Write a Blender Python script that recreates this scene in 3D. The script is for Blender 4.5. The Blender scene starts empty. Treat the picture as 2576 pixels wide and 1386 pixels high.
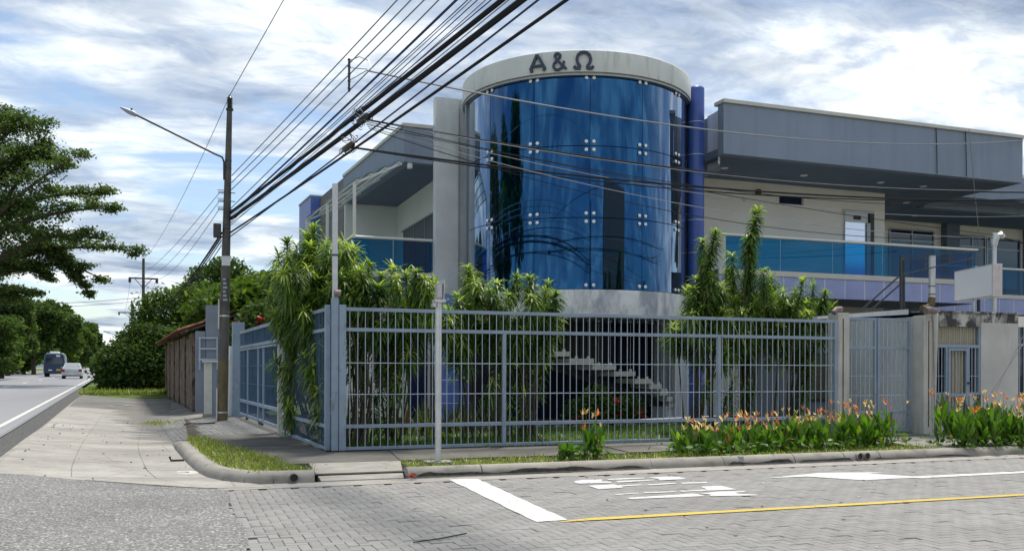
import bpy, bmesh, math, random
import numpy as np
from mathutils import Vector, Matrix
random.seed(7); RNG = np.random.default_rng(7)
sc = bpy.context.scene
COL = sc.collection
R = math.radians
# ---------------------------------------------------------------- camera
cam = bpy.data.cameras.new('camera'); camo = bpy.data.objects.new('camera', cam); COL.objects.link(camo)
cam.sensor_width = 36.0; cam.lens = 2300 / 2576 * 36; cam.shift_y = 0.0926; cam.clip_end = 6000; cam.clip_start = 0.1
camo.location = (0, 0, 1.5); camo.rotation_mode = 'XYZ'
camo.matrix_world = Matrix.Translation((0, 0, 1.5)) @ Matrix.Rotation(R(-20.3), 4, 'Z') @ Matrix.Rotation(R(90), 4, 'X') @ Matrix.Rotation(0.0026, 4, 'Z')
sc.camera = camo
# ---------------------------------------------------------------- sky and sun
SUN_EL, SUN_AZ = R(66), R(40)          # azimuth from +Y towards +X: the sun stands behind and to the right of the building
w = bpy.data.worlds.new('World'); sc.world = w; w.use_nodes = True
nt = w.node_tree; nt.nodes.clear()
def N(t, **k):
    n = nt.nodes.new(t)
    for a, b in k.items(): setattr(n, a, b)
    return n
def lk(a, b): nt.links.new(a, b)
out = N('ShaderNodeOutputWorld'); bg = N('ShaderNodeBackground'); bg.inputs[1].default_value = 0.115
sky = N('ShaderNodeTexSky', sky_type='NISHITA', sun_disc=False)
sky.sun_elevation = SUN_EL; sky.sun_rotation = SUN_AZ; sky.air_density = 1.0; sky.dust_density = 0.6; sky.ozone_density = 1.0
tc = N('ShaderNodeTexCoord'); sep = N('ShaderNodeSeparateXYZ'); lk(tc.outputs['Generated'], sep.inputs[0])
zc = N('ShaderNodeMath', operation='MAXIMUM'); lk(sep.outputs[2], zc.inputs[0]); zc.inputs[1].default_value = 0.0
za = N('ShaderNodeMath', operation='ADD'); lk(zc.outputs[0], za.inputs[0]); za.inputs[1].default_value = 0.14
dx = N('ShaderNodeMath', operation='DIVIDE'); lk(sep.outputs[0], dx.inputs[0]); lk(za.outputs[0], dx.inputs[1])
dy = N('ShaderNodeMath', operation='DIVIDE'); lk(sep.outputs[1], dy.inputs[0]); lk(za.outputs[0], dy.inputs[1])
cmb = N('ShaderNodeCombineXYZ'); lk(dx.outputs[0], cmb.inputs[0]); lk(dy.outputs[0], cmb.inputs[1])
def cloudnoise(scale, rot, sx, sy, detail, dist, off=(0, 0, 0), rough=0.55):
    mp = N('ShaderNodeMapping'); mp.inputs['Rotation'].default_value = (0, 0, R(rot)); mp.inputs['Scale'].default_value = (sx, sy, 1); mp.inputs['Location'].default_value = off
    lk(cmb.outputs[0], mp.inputs[0])
    n = N('ShaderNodeTexNoise'); n.inputs['Scale'].default_value = scale; n.inputs['Detail'].default_value = detail
    n.inputs['Distortion'].default_value = dist; n.inputs['Roughness'].default_value = rough
    lk(mp.outputs[0], n.inputs['Vector']); return n.outputs['Fac']
def ramp(fac, pts, interp='EASE'):
    r = N('ShaderNodeValToRGB'); r.color_ramp.interpolation = interp
    e = r.color_ramp.elements
    while len(e) < len(pts): e.new(0.5)
    for i, (p, c) in enumerate(pts): e[i].position = p; e[i].color = c if len(c) == 4 else (*c, 1)
    lk(fac, r.inputs[0]); return r.outputs[0]
cover = ramp(cloudnoise(1.05, 25, 0.8, 1.5, 9, 0.6, (3.1, 1.7, 0)), [(0.41, (0.03,)*3), (0.51, (0.84,)*3), (0.62, (1, 1, 1))])
shade = ramp(cloudnoise(2.1, 18, 0.75, 1.25, 8, 0.35, (9.4, 2.2, 0)), [(0.30, (1.9, 2.4, 3.3)), (0.45, (4.1, 4.7, 5.5)), (0.62, (8.3, 8.6, 8.5))])
wisp = ramp(cloudnoise(8.0, 20, 0.75, 1.2, 7, 0.6, (1.4, 5.5, 0), 0.62), [(0.34, (0.74, 0.79, 0.88)), (0.62, (1.08, 1.06, 1.03))])
mul = N('ShaderNodeMix', data_type='RGBA', blend_type='MULTIPLY'); mul.inputs[0].default_value = 1
lk(shade, mul.inputs[6]); lk(wisp, mul.inputs[7])
skyb = N('ShaderNodeMix', data_type='RGBA', blend_type='MULTIPLY'); skyb.inputs[0].default_value = 1
lk(sky.outputs[0], skyb.inputs[6]); skyb.inputs[7].default_value = (1.0, 1.0, 1.0, 1)
mix = N('ShaderNodeMix', data_type='RGBA'); lk(cover, mix.inputs[0]); lk(skyb.outputs[2], mix.inputs[6]); lk(mul.outputs[2], mix.inputs[7])
lk(mix.outputs[2], bg.inputs[0]); lk(bg.outputs[0], out.inputs[0])
sl = bpy.data.lights.new('sun', 'SUN'); so = bpy.data.objects.new('sun', sl); COL.objects.link(so)
sl.energy = 3.6; sl.angle = R(9); sl.color = (1.0, 0.94, 0.84)
sdir = Vector((math.sin(SUN_AZ) * math.cos(SUN_EL), math.cos(SUN_AZ) * math.cos(SUN_EL), math.sin(SUN_EL)))
so.rotation_euler = (-sdir).to_track_quat('-Z', 'Y').to_euler(); so.location = sdir * 60
sc.view_settings.view_transform = 'Standard'; sc.view_settings.look = 'None'; sc.view_settings.exposure = 0.40; sc.view_settings.gamma = 1
sc.view_settings.use_curve_mapping = False
try:
    sc.cycles.max_bounces = 8; sc.cycles.transparent_max_bounces = 12; sc.cycles.diffuse_bounces = 3; sc.cycles.glossy_bounces = 3
    sc.cycles.caustics_reflective = False; sc.cycles.caustics_refractive = False
except Exception: pass

# ---------------------------------------------------------------- materials
class NT:
    def __init__(s, name):
        m = bpy.data.materials.new(name); m.use_nodes = True; s.m = m; s.t = m.node_tree; s.t.nodes.clear()
        s.out = s.n('ShaderNodeOutputMaterial')
    def n(s, t, **k):
        x = s.t.nodes.new(t)
        for a, b in k.items(): setattr(x, a, b)
        return x
    def l(s, a, b): s.t.links.new(a, b)
    def pos(s, scale=(1, 1, 1), rot=(0, 0, 0)):
        g = s.n('ShaderNodeNewGeometry'); mp = s.n('ShaderNodeMapping'); mp.inputs['Scale'].default_value = scale; mp.inputs['Rotation'].default_value = rot
        s.l(g.outputs['Position'], mp.inputs[0]); return mp.outputs[0]
    def noise(s, scale, detail=5, vec=None, rough=0.55, dist=0):
        x = s.n('ShaderNodeTexNoise'); x.inputs['Scale'].default_value = scale; x.inputs['Detail'].default_value = detail
        x.inputs['Roughness'].default_value = rough; x.inputs['Distortion'].default_value = dist
        s.l(vec if vec is not None else s.pos(), x.inputs['Vector']); return x.outputs['Fac']
    def ramp(s, fac, pts, interp='LINEAR'):
        r = s.n('ShaderNodeValToRGB'); e = r.color_ramp.elements; r.color_ramp.interpolation = interp
        while len(e) < len(pts): e.new(0.5)
        for i, (p, c) in enumerate(pts):
            e[i].position = p
            if isinstance(c, (int, float)): c = (c, c, c)
            e[i].color = (*c[:3], 1)
        s.l(fac, r.inputs[0]); return r.outputs[0]
    def mix(s, fac, a, b, blend='MIX'):
        x = s.n('ShaderNodeMix', data_type='RGBA', blend_type=blend)
        for i, v in ((0, fac), (6, a), (7, b)):
            if isinstance(v, (int, float)): x.inputs[i].default_value = v
            elif isinstance(v, (tuple, list)): x.inputs[i].default_value = (*v[:3], 1)
            else: s.l(v, x.inputs[i])
        return x.outputs[2]
    def principled(s, col, rough=0.6, metal=0, spec=0.4, bump=None, bstr=0.3, bdist=0.02):
        b = s.n('ShaderNodeBsdfPrincipled')
        if isinstance(col, (tuple, list)): b.inputs['Base Color'].default_value = (*col[:3], 1)
        else: s.l(col, b.inputs['Base Color'])
        if isinstance(rough, (int, float)): b.inputs['Roughness'].default_value = rough
        else: s.l(rough, b.inputs['Roughness'])
        b.inputs['Metallic'].default_value = metal; b.inputs['Specular IOR Level'].default_value = spec
        if bump is not None:
            bn = s.n('ShaderNodeBump'); bn.inputs['Strength'].default_value = bstr; bn.inputs['Distance'].default_value = bdist
            s.l(bump, bn.inputs['Height']); s.l(bn.outputs[0], b.inputs['Normal'])
        s.b = b; s.l(b.outputs[0], s.out.inputs[0]); return b
MATS = {}
def mat(name, col, rough=0.6, var=0.12, scale=2.0, metal=0, spec=0.4, bump=0, bscale=60, stain=None, samt=(0.55, 0.75), sscale=(1.5, 1.5, 0.5), fine=0.0, fscale=90, rot=(0, 0, 0)):
    """plain procedural surface: broad tone noise, optional fine grain, optional stains stretched by sscale"""
    s = NT(name); f = s.noise(scale, 6)
    lo = tuple(c * (1 - var) for c in col); hi = tuple(min(1, c * (1 + var)) for c in col)
    c = s.ramp(f, [(0.3, lo), (0.7, hi)])
    if fine:
        g = s.noise(fscale, 3); c = s.mix(1.0, c, s.ramp(g, [(0.3, 1 - fine), (0.7, 1 + fine)]), 'MULTIPLY')
    if stain:
        k = s.noise(1.0, 7, s.pos(sscale), 0.62, 0.3); c = s.mix(s.ramp(k, [(samt[0], 0.0), (samt[1], 1.0)]), c, stain)
    s.principled(c, rough, metal, spec, s.noise(bscale, 4) if bump else None, bump, 0.01)
    MATS[name] = s.m; return s.m
def leafmat(name, dark, mid, light, trans=0.35, rough=0.45, spec=0.4):
    s = NT(name); a = s.n('ShaderNodeAttribute', attribute_name='var')
    c = s.ramp(a.outputs['Fac'], [(0.0, (0.20, 0.13, 0.06)), (0.035, (0.17, 0.12, 0.05)), (0.05, dark), (0.55, mid), (1.0, light)])
    b = s.n('ShaderNodeBsdfPrincipled'); s.l(c, b.inputs['Base Color']); b.inputs['Roughness'].default_value = rough; b.inputs['Specular IOR Level'].default_value = spec
    tr = s.n('ShaderNodeBsdfTranslucent'); tcol = s.mix(1.0, c, (1.15, 1.35, 0.5), 'MULTIPLY'); s.l(tcol, tr.inputs[0])
    mx = s.n('ShaderNodeMixShader'); mx.inputs[0].default_value = trans; s.l(b.outputs[0], mx.inputs[1]); s.l(tr.outputs[0], mx.inputs[2]); s.l(mx.outputs[0], s.out.inputs[0])
    MATS[name] = s.m; return s.m
def glass(name, tint, refl=0.25, rough=0.02):
    s = NT(name); t = s.n('ShaderNodeBsdfTransparent'); t.inputs[0].default_value = (*tint, 1)
    g = s.n('ShaderNodeBsdfGlossy'); g.inputs[0].default_value = (0.9, 0.95, 1, 1); g.inputs['Roughness'].default_value = rough
    lw = s.n('ShaderNodeLayerWeight'); lw.inputs[0].default_value = 0.5
    fr = s.ramp(lw.outputs['Facing'], [(0.0, 0.02), (0.55, 0.03 + refl * .1), (0.85, 0.16), (1.0, 0.8)])
    mx = s.n('ShaderNodeMixShader'); s.l(fr, mx.inputs[0]); s.l(t.outputs[0], mx.inputs[1]); s.l(g.outputs[0], mx.inputs[2]); s.l(mx.outputs[0], s.out.inputs[0])
    MATS[name] = s.m; return s.m

mat('concrete_grey', (0.68, 0.70, 0.71), 0.85, 0.10, 1.3, bump=0.25, bscale=45, stain=(0.50, 0.52, 0.54), samt=(0.5, 0.8), sscale=(1.6, 1.6, 0.5), fine=0.06)
mat('ring_plaster', (0.64, 0.645, 0.61), 0.8, 0.08, 1.2, stain=(0.30, 0.30, 0.27), samt=(0.55, 0.85), sscale=(5, 5, 0.5), fine=0.03)
mat('band_concrete', (0.74, 0.74, 0.72), 0.85, 0.15, 2.5, bump=0.2, stain=(0.38, 0.39, 0.42), samt=(0.45, 0.62), sscale=(2.6, 2.6, 1.0), fine=0.08)
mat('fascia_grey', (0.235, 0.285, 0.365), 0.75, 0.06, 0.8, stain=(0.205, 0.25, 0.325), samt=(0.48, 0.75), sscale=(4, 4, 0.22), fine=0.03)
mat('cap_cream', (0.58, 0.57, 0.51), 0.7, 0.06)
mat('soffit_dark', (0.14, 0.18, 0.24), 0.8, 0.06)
mat('wall_cream', (0.88, 0.85, 0.77), 0.8, 0.04, 0.8, fine=0.02)
mat('wall_white', (0.88, 0.86, 0.81), 0.8, 0.04, 0.8)
mat('panel_violet', (0.33, 0.38, 0.63), 0.55, 0.08, 2.0, stain=(0.27, 0.31, 0.53), samt=(0.5, 0.8), sscale=(3, 3, 0.6))
mat('panel_blue', (0.05, 0.06, 0.30), 0.5, 0.1)
mat('bounce_floor', (0.74, 0.71, 0.64), 0.4, 0.05)  # pale floor colour chosen to throw light back up
mat('joint_white', (0.75, 0.76, 0.78), 0.6, 0.05)
mat('tile_blue', (0.055, 0.115, 0.40), 0.35, 0.12, 3, spec=0.5)
mat('tile_blue_light', (0.09, 0.16, 0.45), 0.3, 0.15, 4, spec=0.5)
mat('metal_grey', (0.34, 0.36, 0.39), 0.45, 0.08, 4, metal=0.6)
mat('metal_dark', (0.06, 0.065, 0.075), 0.55, 0.15, 6, metal=0.2)
mat('rail_cream', (0.66, 0.66, 0.60), 0.4, 0.05, 3, metal=0.2)
mat('galvanised', (0.60, 0.62, 0.63), 0.42, 0.1, 8, metal=0.55, stain=(0.40, 0.36, 0.30), samt=(0.62, 0.85), sscale=(6, 6, 2))
mat('paint_steel', (0.265, 0.34, 0.425), 0.5, 0.12, 3, spec=0.4, stain=(0.17, 0.18, 0.20), samt=(0.58, 0.74), sscale=(12, 12, 4), fine=0.05)
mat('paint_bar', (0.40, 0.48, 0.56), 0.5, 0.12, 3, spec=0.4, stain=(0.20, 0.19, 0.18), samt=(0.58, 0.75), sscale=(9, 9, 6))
mat('paint_bar_shaded', (0.055, 0.115, 0.20), 0.5, 0.12, 3, spec=0.4)  # bar paint again, with the side's shade put into the colour
mat('post_cream', (0.60, 0.60, 0.52), 0.7, 0.1, 3, stain=(0.42, 0.41, 0.34), samt=(0.55, 0.8), sscale=(6, 6, 1))
mat('pillar_concrete', (0.52, 0.51, 0.46), 0.85, 0.12, 3, bump=0.2, stain=(0.30, 0.30, 0.28), samt=(0.52, 0.8), sscale=(7, 7, 0.8), fine=0.05)
mat('shop_wall', (0.55, 0.55, 0.52), 0.85, 0.1, 1.5, bump=0.2, fine=0.06, stain=(0.36, 0.36, 0.35), samt=(0.55, 0.85), sscale=(3, 3, 0.6))
mat('terracotta', (0.30, 0.135, 0.08), 0.85, 0.4, 5, stain=(0.10, 0.07, 0.05), samt=(0.48, 0.7), sscale=(4, 4, 4))
mat('cap_brown', (0.22, 0.17, 0.17), 0.6, 0.2, 8)
mat('wood_wall', (0.21, 0.155, 0.115), 0.9, 0.4, 5, bump=0.4, stain=(0.055, 0.04, 0.035), samt=(0.44, 0.62), sscale=(5, 5, 2.5), fine=0.15, fscale=25)
mat('pillar_slate', (0.23, 0.26, 0.31), 0.8, 0.1)
mat('wood_pole', (0.10, 0.095, 0.085), 0.85, 0.25, 3, bump=0.3, stain=(0.16, 0.145, 0.11), samt=(0.5, 0.8), sscale=(8, 8, 1.5))
mat('pole_yellow', (0.16, 0.125, 0.06), 0.85, 0.2, 4, stain=(0.09, 0.085, 0.07), samt=(0.45, 0.7), sscale=(6, 6, 3))
mat('cable_black', (0.022, 0.023, 0.028), 0.75, 0.1, spec=0.12)
mat('cable_blue', (0.05, 0.06, 0.14), 0.7, 0.1, spec=0.15)
mat('cable_grey', (0.30, 0.31, 0.33), 0.45, 0.1, metal=0.3)
mat('insulator_dark', (0.05, 0.045, 0.045), 0.3, 0.1)
mat('porcelain', (0.7, 0.7, 0.7), 0.3, 0.05)
mat('letter_blue', (0.05, 0.06, 0.10), 0.55, 0.12, 5)
mat('bolt_steel', (0.92, 0.94, 0.96), 0.5, 0.02)
mat('dark_interior', (0.006, 0.008, 0.030), 0.35, 0.1)
mat('door_navy', (0.018, 0.022, 0.075), 0.4, 0.1)
mat('blind_beige', (0.11, 0.105, 0.085), 0.8, 0.1)
mat('shutter_cream', (0.50, 0.43, 0.27), 0.6, 0.08, stain=(0.36, 0.30, 0.18), samt=(0.6, 0.85), sscale=(8, 8, 1))
mat('sign_white', (0.90, 0.91, 0.93), 0.5, 0.02)
mat('rust_steel', (0.11, 0.075, 0.07), 0.75, 0.3, 10)
mat('tread_concrete', (0.66, 0.64, 0.57), 0.85, 0.12, 4, fine=0.06)
mat('textured_wall', (0.19, 0.185, 0.18), 0.9, 0.25, 7, bump=0.5, bscale=25)
mat('bark', (0.10, 0.075, 0.055), 0.9, 0.3, 4, bump=0.4)
mat('cane', (0.085, 0.07, 0.05), 0.8, 0.3, 8)
mat('alarm_red', (0.12, 0.012, 0.02), 0.4, 0.1)
mat('car_silver', (0.52, 0.54, 0.56), 0.3, 0.02, metal=0.4)
mat('car_white', (0.75, 0.76, 0.76), 0.3, 0.02)
mat('van_dark', (0.030, 0.062, 0.105), 0.3, 0.05, metal=0.2)
mat('car_glass', (0.02, 0.03, 0.05), 0.06, 0.05, spec=0.8)
mat('car_glass_pale', (0.22, 0.25, 0.28), 0.1, 0.05, spec=0.8)
mat('tail_red', (0.25, 0.02, 0.025), 0.3, 0.05)
mat('tyre', (0.015, 0.015, 0.016), 0.85, 0.1)
mat('plate_white', (0.7, 0.7, 0.68), 0.5, 0.02)
mat('plate_yellow', (0.5, 0.33, 0.04), 0.5, 0.1)
mat('flower_orange', (0.80, 0.24, 0.04), 0.5, 0.25, 9)
mat('flower_pale', (0.85, 0.62, 0.24), 0.5, 0.2, 9)
mat('flower_red', (0.62, 0.03, 0.035), 0.5, 0.3, 9)
mat('stone', (0.17, 0.165, 0.15), 0.85, 0.3, 6)
mat('soil', (0.05, 0.042, 0.03), 0.95, 0.3, 6)
mat('litter_red', (0.55, 0.05, 0.08), 0.5, 0.3, 20)
mat('litter_white', (0.8, 0.8, 0.8), 0.6, 0.05)
mat('leaf_brown', (0.12, 0.07, 0.04), 0.8, 0.3, 20)
mat('twig', (0.03, 0.026, 0.022), 0.9, 0.2)
mat('brown_building', (0.55, 0.24, 0.16), 0.8, 0.1)
mat('hill_blue', (0.10, 0.16, 0.22), 1.0, 0.1, 0.01)
mat('meter_box', (0.46, 0.47, 0.47), 0.4, 0.1, metal=0.3)
mat('sign_black', (0.012, 0.012, 0.014), 0.4, 0.05)
mat('camera_white', (0.7, 0.7, 0.7), 0.4, 0.02)
leafmat('leaf_dracaena', (0.040, 0.085, 0.022), (0.115, 0.205, 0.042), (0.48, 0.55, 0.13), 0.42)
leafmat('leaf_canopy', (0.055, 0.085, 0.034), (0.11, 0.155, 0.056), (0.20, 0.25, 0.08), 0.36, 0.7, 0.15)
leafmat('leaf_heliconia', (0.035, 0.09, 0.012), (0.095, 0.20, 0.022), (0.27, 0.38, 0.045), 0.42)
leafmat('leaf_tree', (0.036, 0.066, 0.020), (0.078, 0.125, 0.033), (0.155, 0.21, 0.052), 0.34, 0.7, 0.15)
leafmat('leaf_bright', (0.045, 0.085, 0.016), (0.10, 0.165, 0.030), (0.22, 0.28, 0.05), 0.38, 0.65, 0.2)
leafmat('leaf_snake', (0.03, 0.06, 0.02), (0.07, 0.10, 0.03), (0.30, 0.28, 0.10), 0.2)
leafmat('grass', (0.11, 0.15, 0.025), (0.22, 0.27, 0.05), (0.42, 0.43, 0.13), 0.38)
leafmat('grass_lawn', (0.04, 0.09, 0.015), (0.085, 0.17, 0.025), (0.17, 0.26, 0.04), 0.35)
glass('glass_balcony', (0.06, 0.52, 0.76), 0.2)
glass('glass_clear', (0.82, 0.88, 0.88), 0.1, 0.08)
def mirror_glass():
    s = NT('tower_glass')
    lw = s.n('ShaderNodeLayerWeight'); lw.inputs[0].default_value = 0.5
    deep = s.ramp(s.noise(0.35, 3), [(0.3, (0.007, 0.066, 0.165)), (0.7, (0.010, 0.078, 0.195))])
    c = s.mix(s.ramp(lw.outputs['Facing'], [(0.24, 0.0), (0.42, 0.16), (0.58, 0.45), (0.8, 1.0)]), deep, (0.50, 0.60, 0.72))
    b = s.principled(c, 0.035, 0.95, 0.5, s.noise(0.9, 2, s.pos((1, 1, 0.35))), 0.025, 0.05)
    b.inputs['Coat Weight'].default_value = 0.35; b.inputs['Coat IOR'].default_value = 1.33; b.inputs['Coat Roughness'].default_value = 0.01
    MATS['tower_glass'] = s.m
mirror_glass()
def window_glass():
    s = NT('window_glass'); s.principled((0.012, 0.018, 0.05), 0.04, 0.0, 0.8); MATS['window_glass'] = s.m
    s = NT('door_glass'); s.principled((0.03, 0.06, 0.10), 0.04, 0.3, 0.9); MATS['door_glass'] = s.m
    s = NT('elevator_steel'); s.principled((0.66, 0.72, 0.82), 0.22, 0.9, 0.5); MATS['elevator_steel'] = s.m
window_glass()
def ground_mats():
    # block pavers: tone by island and by object
    s = NT('paver'); g = s.n('ShaderNodeNewGeometry'); oi = s.n('ShaderNodeObjectInfo')
    ad = s.n('ShaderNodeMath', operation='ADD'); s.l(g.outputs['Random Per Island'], ad.inputs[0]); s.l(oi.outputs['Random'], ad.inputs[1])
    fr = s.n('ShaderNodeMath', operation='FRACT'); s.l(ad.outputs[0], fr.inputs[0])
    c = s.ramp(fr.outputs[0], [(0.0, (0.236, 0.232, 0.222)), (0.5, (0.26, 0.255, 0.244)), (1.0, (0.283, 0.277, 0.265))])
    c = s.mix(1.0, c, s.ramp(s.noise(140, 4), [(0.3, 0.80), (0.7, 1.18)]), 'MULTIPLY')
    c = s.mix(1.0, c, s.ramp(s.noise(0.45, 5), [(0.3, 0.93), (0.7, 1.06)]), 'MULTIPLY')
    c = s.mix(s.ramp(s.noise(2.2, 6, s.pos((0.5, 1.6, 1)), 0.65), [(0.62, 0.0), (0.82, 0.35)]), c, (0.15, 0.15, 0.147))
    c = s.mix(s.ramp(s.noise(0.8, 5, s.pos((0.10, 1.1, 1))), [(0.50, 0.0), (0.70, 0.42)]), c, (0.175, 0.172, 0.166))
    c = s.mix(s.ramp(s.noise(1.7, 4, None, 0.5, 1.0), [(0.70, 0.0), (0.76, 0.5)]), c, (0.10, 0.098, 0.095))
    s.principled(c, 0.85, 0, 0.3, s.noise(220, 3), 0.35, 0.004); MATS['paver'] = s.m
    s = NT('paver_side'); s.principled(s.ramp(s.noise(60, 4), [(0.3, (0.21, 0.21, 0.205)), (0.7, (0.33, 0.325, 0.31))]), 0.9); MATS['paver_side'] = s.m
    s = NT('joint_sand'); s.principled(s.ramp(s.noise(30, 4), [(0.3, (0.085, 0.082, 0.075)), (0.7, (0.15, 0.145, 0.13))]), 0.95); MATS['joint_sand'] = s.m
    # coarse asphalt patch
    s = NT('asphalt_coarse'); v = s.n('ShaderNodeTexVoronoi'); v.inputs['Scale'].default_value = 55; s.l(s.pos(), v.inputs['Vector'])
    c = s.ramp(v.outputs['Color'], [(0.0, (0.09, 0.09, 0.09)), (0.5, (0.185, 0.183, 0.178)), (0.8, (0.28, 0.276, 0.268)), (1.0, (0.66, 0.65, 0.62))])
    c = s.mix(1.0, c, s.ramp(s.noise(0.8, 5), [(0.3, 0.88), (0.7, 1.12)]), 'MULTIPLY')
    s.principled(c, 0.9, 0, 0.3, v.outputs['Distance'], 0.8, 0.01); MATS['asphalt_coarse'] = s.m
    s = NT('asphalt_road')
    c = s.ramp(s.noise(0.25, 5, s.pos((1, 0.12, 1), (0, 0, R(-3.1)))), [(0.3, (0.20, 0.205, 0.22)), (0.7, (0.265, 0.27, 0.285))])
    c = s.mix(1.0, c, s.ramp(s.noise(40, 4), [(0.3, 0.9), (0.7, 1.1)]), 'MULTIPLY')
    s.principled(c, 0.8, 0, 0.35); MATS['asphalt_road'] = s.m
    s = NT('asphalt_dark'); c = s.ramp(s.noise(22, 6), [(0.3, (0.045, 0.045, 0.047)), (0.7, (0.14, 0.14, 0.14))]); s.principled(c, 0.9, 0, 0.3, s.noise(40, 3), 0.6, 0.02); MATS['asphalt_dark'] = s.m
    # worn concrete apron with dark grit and damp patches
    s = NT('concrete_apron'); c = s.ramp(s.noise(0.5, 6), [(0.3, (0.28, 0.267, 0.243)), (0.7, (0.40, 0.383, 0.35))])
    c = s.mix(1.0, c, s.ramp(s.noise(60, 4), [(0.3, 0.85), (0.7, 1.12)]), 'MULTIPLY')
    c = s.mix(1.0, c, s.ramp(s.noise(5, 6, s.pos((0.6, 1.5, 1)), 0.7), [(0.3, 0.78), (0.6, 1.08)]), 'MULTIPLY')
    v = s.noise(7, 3, None, 0.7); c = s.mix(s.ramp(v, [(0.63, 0.0), (0.70, 0.7)]), c, (0.10, 0.095, 0.085))
    d = s.noise(0.9, 7, s.pos((0.5, 1.3, 1)), 0.62, 0.8); c = s.mix(s.ramp(d, [(0.52, 0.0), (0.60, 0.5)]), c, (0.22, 0.21, 0.195))
    gp = s.n('ShaderNodeNewGeometry'); sx_ = s.n('ShaderNodeSeparateXYZ'); s.l(gp.outputs['Position'], sx_.inputs[0])
    def mth(op, a, b):
        x = s.n('ShaderNodeMath', operation=op)
        for i, v in enumerate((a, b)):
            if isinstance(v, (int, float)): x.inputs[i].default_value = v
            else: s.l(v, x.inputs[i])
        return x.outputs[0]
    nz = mth('MULTIPLY', mth('SUBTRACT', s.noise(1.0, 7, s.pos((0.35, 1.5, 1)), 0.62, 0.5), 0.5), 3.2)
    edge_ = mth('ADD', mth('ADD', sx_.outputs[0], mth('MULTIPLY', sx_.outputs[1], 0.116)), mth('SUBTRACT', nz, 1.86)); far_ = mth('ADD', mth('SUBTRACT', sx_.outputs[1], 19.6), nz)
    damp = mth('MULTIPLY', s.ramp(edge_, [(0.0, 0.0), (0.12, 1.0)]), s.ramp(far_, [(0.0, 0.0), (0.2, 1.0)])); c = s.mix(mth('MULTIPLY', damp, 0.72), c, (0.135, 0.13, 0.12))
    cr = s.n('ShaderNodeTexVoronoi', feature='DISTANCE_TO_EDGE'); cr.inputs['Scale'].default_value = 0.55; s.l(s.pos(), cr.inputs['Vector']); c = s.mix(s.ramp(cr.outputs[0], [(0.0, 0.55), (0.008, 0.0)]), c, (0.12, 0.115, 0.105))
    s.principled(c, 0.88, 0, 0.3, s.noise(35, 5), 0.35, 0.012); MATS['concrete_apron'] = s.m
    s = NT('apron_old'); c = s.ramp(s.noise(0.6, 6), [(0.3, (0.115, 0.112, 0.103)), (0.7, (0.185, 0.18, 0.166))])
    c = s.mix(s.ramp(s.noise(0.8, 7, s.pos((0.35, 1.6, 1)), 0.65, 0.6), [(0.54, 0.0), (0.62, 0.75)]), c, (0.31, 0.297, 0.27))
    c = s.mix(1.0, c, s.ramp(s.noise(50, 4), [(0.3, 0.85), (0.7, 1.12)]), 'MULTIPLY'); s.principled(c, 0.88, 0, 0.3, s.noise(35, 5), 0.35, 0.012); MATS['apron_old'] = s.m
    s = NT('concrete_kerb'); c = s.ramp(s.noise(3, 6), [(0.3, (0.27, 0.255, 0.22)), (0.7, (0.36, 0.34, 0.30))])
    c = s.mix(s.ramp(s.noise(2.2, 6, s.pos((1, 1, 3))), [(0.52, 0.0), (0.72, 0.7)]), c, (0.12, 0.115, 0.10))
    s.principled(c, 0.88, 0, 0.3, s.noise(70, 4), 0.35, 0.008); MATS['concrete_kerb'] = s.m
    s = NT('moss_shade_black'); s.principled(s.ramp(s.noise(14, 5), [(0.3, (0.012, 0.014, 0.014)), (0.7, (0.05, 0.05, 0.045))]), 0.9); MATS['moss_shade_black'] = s.m  # kerb-foot mould and shade together in one dark colour
    s = NT('sidewalk_concrete'); c = s.ramp(s.noise(1.1, 6), [(0.3, (0.185, 0.178, 0.158)), (0.7, (0.295, 0.285, 0.255))])
    c = s.mix(s.ramp(s.noise(0.9, 6, None, 0.6, 0.6), [(0.45, 0.0), (0.62, 0.8)]), c, (0.10, 0.095, 0.082))
    c = s.mix(1.0, c, s.ramp(s.noise(70, 4), [(0.3, 0.88), (0.7, 1.12)]), 'MULTIPLY')
    s.principled(c, 0.88, 0, 0.3, s.noise(60, 4), 0.3, 0.006); MATS['sidewalk_concrete'] = s.m
    s = NT('sidewalk_dark'); c = s.ramp(s.noise(1.3, 7), [(0.3, (0.085, 0.082, 0.072)), (0.7, (0.16, 0.153, 0.135))])
    c = s.mix(s.ramp(s.noise(1.1, 6, s.pos((0.5, 1.5, 1)), 0.6, 0.6), [(0.56, 0.0), (0.68, 0.7)]), c, (0.235, 0.225, 0.20))
    c = s.mix(1.0, c, s.ramp(s.noise(70, 4), [(0.3, 0.88), (0.7, 1.12)]), 'MULTIPLY'); s.principled(c, 0.88, 0, 0.3, s.noise(60, 4), 0.3, 0.006); MATS['sidewalk_dark'] = s.m
    s = NT('grass_ground'); c = s.ramp(s.noise(1.6, 7), [(0.3, (0.055, 0.085, 0.018)), (0.55, (0.10, 0.15, 0.03)), (0.75, (0.17, 0.20, 0.06))]); s.principled(c, 0.95, 0, 0.2, s.noise(20, 5), 0.7, 0.05); MATS['grass_ground'] = s.m
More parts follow.
